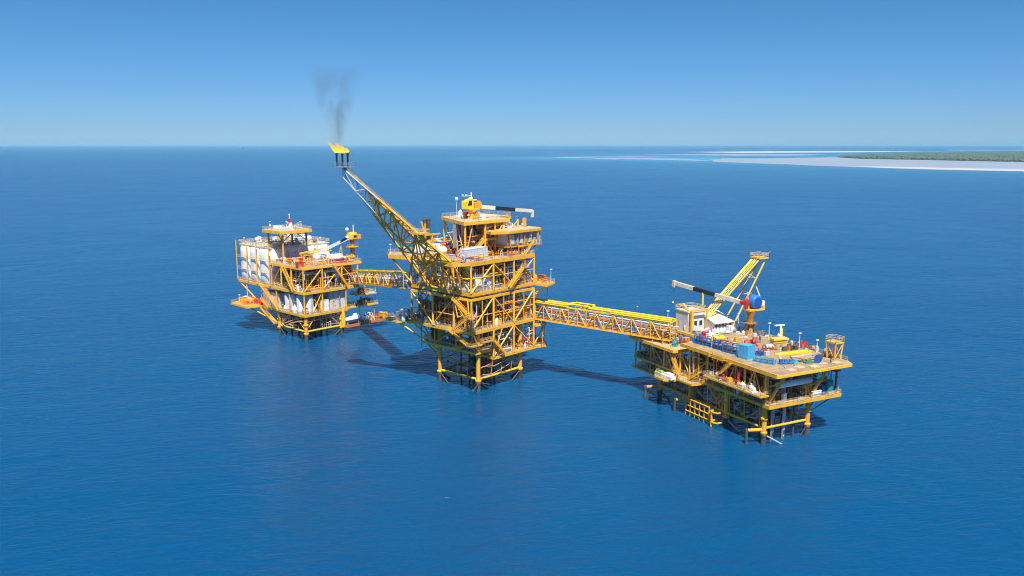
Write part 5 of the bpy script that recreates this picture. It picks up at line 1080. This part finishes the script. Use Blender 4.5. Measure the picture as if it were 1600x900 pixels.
so = m.build('smoke', sm); tag(so, 'thin dark smoke drifting up from the flare flame', 'smoke', kind='stuff'); so.location = CE(tip.x-2.0,tip.y+1.0,tip.z+5.8)

# ================================================================== SEA
POLY = {
 'beach': [(1751,2086),(1511,2477),(1319,2664),(1160,3047),(1048,3441),(930,3800),(1010,4300),(1180,4700),(1437,4726),(1894,5087),(2020,5211),(2265,5624),(3518,7127),(4996,8226),(6870,8226)],
 'bar_far': [(1772,8487),(2849,9382),(3912,9724),(4558,9382),(3310,8226),(2030,7637)],
 'bar_mid': [(967,6362),(1833,6897),(2411,6478),(2030,5937),(1553,5839)],
 'shoal': [(1048,3441),(886,3881),(650,4271),(345,4544),(176,4643),(189,4968),(625,5479),(1068,5624),(1237,5087)],
 'isle': [(1964,5087),(1900,4544),(2086,4220),(2279,3745),(2706,3232),(6567,7862),(4847,7980),(3566,7224),(2770,6287),(2265,5624)],
 'edge': [(6001,11629),(8119,11888),(7307,10698),(5634,10916)]}
def pdist(p, poly):
    ins = False; best = 1e9; n = len(poly); x, y = p
    for i in range(n):
        x1, y1 = poly[i]; x2, y2 = poly[(i+1)%n]
        if (y1 > y) != (y2 > y) and x < (x2-x1)*(y-y1)/(y2-y1)+x1: ins = not ins
        dx_, dy_ = x2-x1, y2-y1; t_ = max(0, min(1, ((x-x1)*dx_+(y-y1)*dy_)/(dx_*dx_+dy_*dy_)))
        best = min(best, math.hypot(x-x1-t_*dx_, y-y1-t_*dy_))
    return -best if ins else best
sea, t, b = new_mat('sea_water'); N = t.nodes.new; K = t.links.new
geo = N('ShaderNodeNewGeometry'); at = N('ShaderNodeAttribute'); at.attribute_name = 'shallow'
big = N('ShaderNodeTexNoise'); big.inputs['Scale'].default_value = .004; big.inputs['Detail'].default_value = 4; K(geo.outputs['Position'], big.inputs['Vector'])
mxs = N('ShaderNodeMix'); mxs.data_type = 'RGBA'; K(big.outputs['Fac'], mxs.inputs['Factor']); mxs.inputs['A'].default_value = (.0009, .05, .145, 1); mxs.inputs['B'].default_value = (.0012, .075, .19, 1)
mx2 = N('ShaderNodeMix'); mx2.data_type = 'RGBA'; K(at.outputs['Fac'], mx2.inputs['Factor']); K(mxs.outputs['Result'], mx2.inputs['A']); mx2.inputs['B'].default_value = (.09, .34, .48, 1)
K(mx2.outputs['Result'], b.inputs['Base Color']); b.inputs['Roughness'].default_value = .2; b.inputs['IOR'].default_value = 1.333; b.inputs['Subsurface Weight'].default_value = .5; b.inputs['Subsurface Radius'].default_value = (1.5, 4, 5); b.inputs['Subsurface Scale'].default_value = 1.6
b.inputs['Specular IOR Level'].default_value = .34; b.inputs['Specular Tint'].default_value = (.42, .86, 1, 1)
def wave(scale, rotz, stretch, detail, dist):
    mp = N('ShaderNodeMapping'); mp.inputs['Rotation'].default_value = (0,0,R(rotz)); K(geo.outputs['Position'], mp.inputs['Vector'])
    m2 = N('ShaderNodeMapping'); m2.inputs['Scale'].default_value = (scale/stretch, scale, scale); K(mp.outputs[0], m2.inputs['Vector'])
    nz = N('ShaderNodeTexNoise'); nz.inputs['Scale'].default_value = 1; nz.inputs['Detail'].default_value = detail; nz.inputs['Distortion'].default_value = dist; K(m2.outputs[0], nz.inputs['Vector'])
    return nz.outputs['Fac']
hs = None
for sc_, rz, st, dt, di, amp in ((.5,-16,3.0,4,.9,.6),(.33,8,2.6,3,.8,.5),(.09,-20,2.4,2,.5,1.0),(1.3,-4,2.2,2,.4,.2)):
    v = mth('MULTIPLY', wave(sc_, rz, st, dt, di), amp); hs = v if hs is None else mth('ADD', hs, v)
gust = N('ShaderNodeTexNoise'); gust.inputs['Scale'].default_value = .011; gust.inputs['Detail'].default_value = 4; gust.inputs['Distortion'].default_value = .8; K(geo.outputs['Position'], gust.inputs['Vector'])
gr = N('ShaderNodeMapRange'); gr.inputs[1].default_value = .35; gr.inputs[2].default_value = .65; gr.inputs[3].default_value = .45; gr.inputs[4].default_value = 1.15; K(gust.outputs['Fac'], gr.inputs[0])
hs = mth('MULTIPLY', hs, gr.outputs[0])
bp = N('ShaderNodeBump'); bp.inputs['Strength'].default_value = 1; bp.inputs['Distance'].default_value = 1.15; K(hs, bp.inputs['Height']); K(bp.outputs[0], b.inputs['Normal'])
NA, rad_ = 288, [0]
r_ = 30.
while r_ < 45000: rad_.append(r_); r_ *= 1.07 if not 2000 < r_ < 14000 else 1.022
rad_.append(45000.)
vs = [(0,0,0)]; sh = [0.]
for r_ in rad_[1:]:
    for i in range(NA):
        a = 2*math.pi*i/NA; p = (r_*math.sin(a), r_*math.cos(a)); vs.append((*p, 0)); s_ = 0
        if p[0] > -1500 and 1500 < p[1] < 20000 and p[0] < 12000:
            for k, q in POLY.items():
                d_ = max(0, pdist(p, q)); s_ = max(s_, (.25 if k == 'edge' else .7 if k == 'shoal' else .62)*math.exp(-d_/(420 if k in ('beach','shoal') else 600)))
            s_ *= .75+.5*noise.noise((p[0]*.0012, p[1]*.0005, 0))
        sh.append(max(0, min(1, s_)))
fs = [(0, 1+(i+1)%NA, 1+i) for i in range(NA)]
for k in range(len(rad_)-2):
    o = 1+k*NA; fs += [(o+i, o+(i+1)%NA, o+NA+(i+1)%NA, o+NA+i) for i in range(NA)]
me = bpy.data.meshes.new('sea'); me.from_pydata(vs, [], fs); me.materials.append(sea)
me.flip_normals() if me.polygons[0].normal.z < 0 else None
atr = me.attributes.new('shallow', 'FLOAT', 'POINT'); atr.data.foreach_set('value', sh)
so = bpy.data.objects.new('sea', me); COL.objects.link(so); so['kind'] = 'structure'

# ================================================================== FAR SHORE
sand = paint('pale_sand', (.36, .38, .42), .32, var=.2, scale=.002)
M['sand'] = sand
def sheet(name, poly, z, mt, sub=14, amp=40, seed=0):
    pts = []
    n = len(poly)
    for i in range(n):
        a, b = Vector((*poly[i],0)), Vector((*poly[(i+1)%n],0)); nrm = Vector((-(b-a).y, (b-a).x, 0)).normalized()
        for k in range(sub):
            q = a.lerp(b, k/sub); f = math.sin(math.pi*k/sub)
            q += nrm*noise.noise((q.x*.004, q.y*.004, seed))*amp*f; pts.append((q.x, q.y))
    o = MB().prism(pts, -.6, z).build(name, mt); o['kind'] = 'structure'; return o
sheet('beach', POLY['beach'], .5, 'sand', seed=1); M['dry'] = paint('dry_sand', (.46, .44, .43), .8, var=.1, scale=.002)
sheet('sandbank', [(1760,2095),(1525,2490),(1340,2670),(1200,2990),(1300,3020),(1480,2800),(1690,2600),(1930,2230)], .9, 'dry', seed=6, amp=25)
sheet('sandbank', POLY['bar_far'], .5, 'dry', seed=2); sheet('sandbank', [(985,3950),(760,4330),(480,4640),(420,4760),(700,4850),(960,4560)], .25, 'sand', seed=7, amp=60); sheet('sandbank', [(420,5020),(300,4980),(240,5080),(420,5300),(800,5560),(1000,5480),(700,5250)], .2, 'sand', seed=8, amp=50); sheet('sandbank', [(560,4420),(400,4560),(330,4590),(420,4530),(540,4380)], .2, 'sand', seed=9, amp=15)
sheet('sandbank', POLY['bar_mid'], .35, 'sand', seed=3); sheet('sandbank', POLY['edge'], .5, 'sand', seed=4)
leafm = paint('far_foliage', (.10, .16, .095), .8, var=.5, scale=.01); M['leaf'] = leafm
land = [(x+ (25 if i in (4,5) else 0), y) for i, (x, y) in enumerate(POLY['isle'])]
sheet('island', land, 1.2, paint('island_soil', (.10, .11, .06), .9, var=.3, scale=.01), seed=5)
g = random.Random(12); m = MB(); cnt = 0
xs = [p[0] for p in land]; ys = [p[1] for p in land]
ico = bmesh.new(); bmesh.ops.create_icosphere(ico, subdivisions=1, radius=1); iv = [v.co.copy() for v in ico.verts]; fi = [tuple(v.index for v in f.verts) for f in ico.faces]; ico.free()
while cnt < 9000:
    x, y = g.uniform(min(xs), 5200), g.uniform(min(ys), max(ys))
    if g.random() > (4200/max(y, 3200))**2: continue
    d_ = pdist((x, y), land)
    if d_ > -4: continue
    cnt += 1; r_ = g.uniform(5, 12)*(1 if y < 5000 else 1.5); hh = g.uniform(5, 11)*(.6 if d_ > -25 else 1)
    o = len(m.v)
    vs2 = []
    for v in iv:
        k = g.uniform(.7, 1.25); vs2.append((x+v.x*r_*k, y+v.y*r_*k, hh*.55+v.z*hh*.6*k+1))
    m.add(vs2, fi)
tag(m.build('forest', 'leaf'), 'low green woodland covering the far island', 'woodland', kind='stuff')

# ================================================================== FAR SHIP, BIRDS, AIR
SH = Frame(-4790, 15000, 12)
t = thing('cargo_ship', 'tiny distant ship on the left horizon', 'ship', SH, (0,0,0))
MB().prism([(-48,-8),(30,-8),(48,0),(30,8),(-48,8)], -1, 14).build('hull', 'navy', t); MB().box(-42,-26,-7,7,14,36).box(-38,-33,-2,2,36,42).build('superstructure', 'lgrey', t); MB().box(-20,34,-6,6,14.01,19).build('cargo', 'rust', t)
def gull(label, pos, sc_=1.):
    t = thing('seabird', label, 'bird', WO, pos, 20, 'white seabirds near the yellow bridge')
    m = MB(); m.lathe([(.02,-.45),(.09,-.3),(.13,0),(.1,.22),(.09,.3),(.02,.42)], (0,0,0), 'x', 8)
    for s in (-1, 1): m.add([(.1,s*.08,.05),(-.12,s*.08,.05),(-.1,s*.5,.22),(.1,s*.5,.24),(-.25,s*1.05,.14),(-.15,s*1.05,.15)], [(0,1,2,3),(3,2,4,5),(3,2,1,0),(5,4,2,3)])
    o = m.build('body', 'white', t); t.scale = (sc_,)*3
gull('white seabird gliding above the yellow bridge', (39.16,254.9,30), .6); gull('white seabird flying below the yellow bridge', (20.47,299.4,16), .6)

hz, t, b = new_mat('haze_air'); t.nodes.remove(b); pv = t.nodes.new('ShaderNodeVolumePrincipled')
pv.inputs['Color'].default_value = (.33, .68, .92, 1); pv.inputs['Density'].default_value = HAZE = 3.6e-5; pv.inputs['Anisotropy'].default_value = -.3
t.links.new(pv.outputs[0], t.nodes['Material Output'].inputs['Volume'])
hb = MB().box(-46000,46000,-46000,46000,-1.5,135).build('haze', hz); hb['kind'] = 'stuff'; hb['label'] = 'thin blue sea haze'; hb['category'] = 'haze'
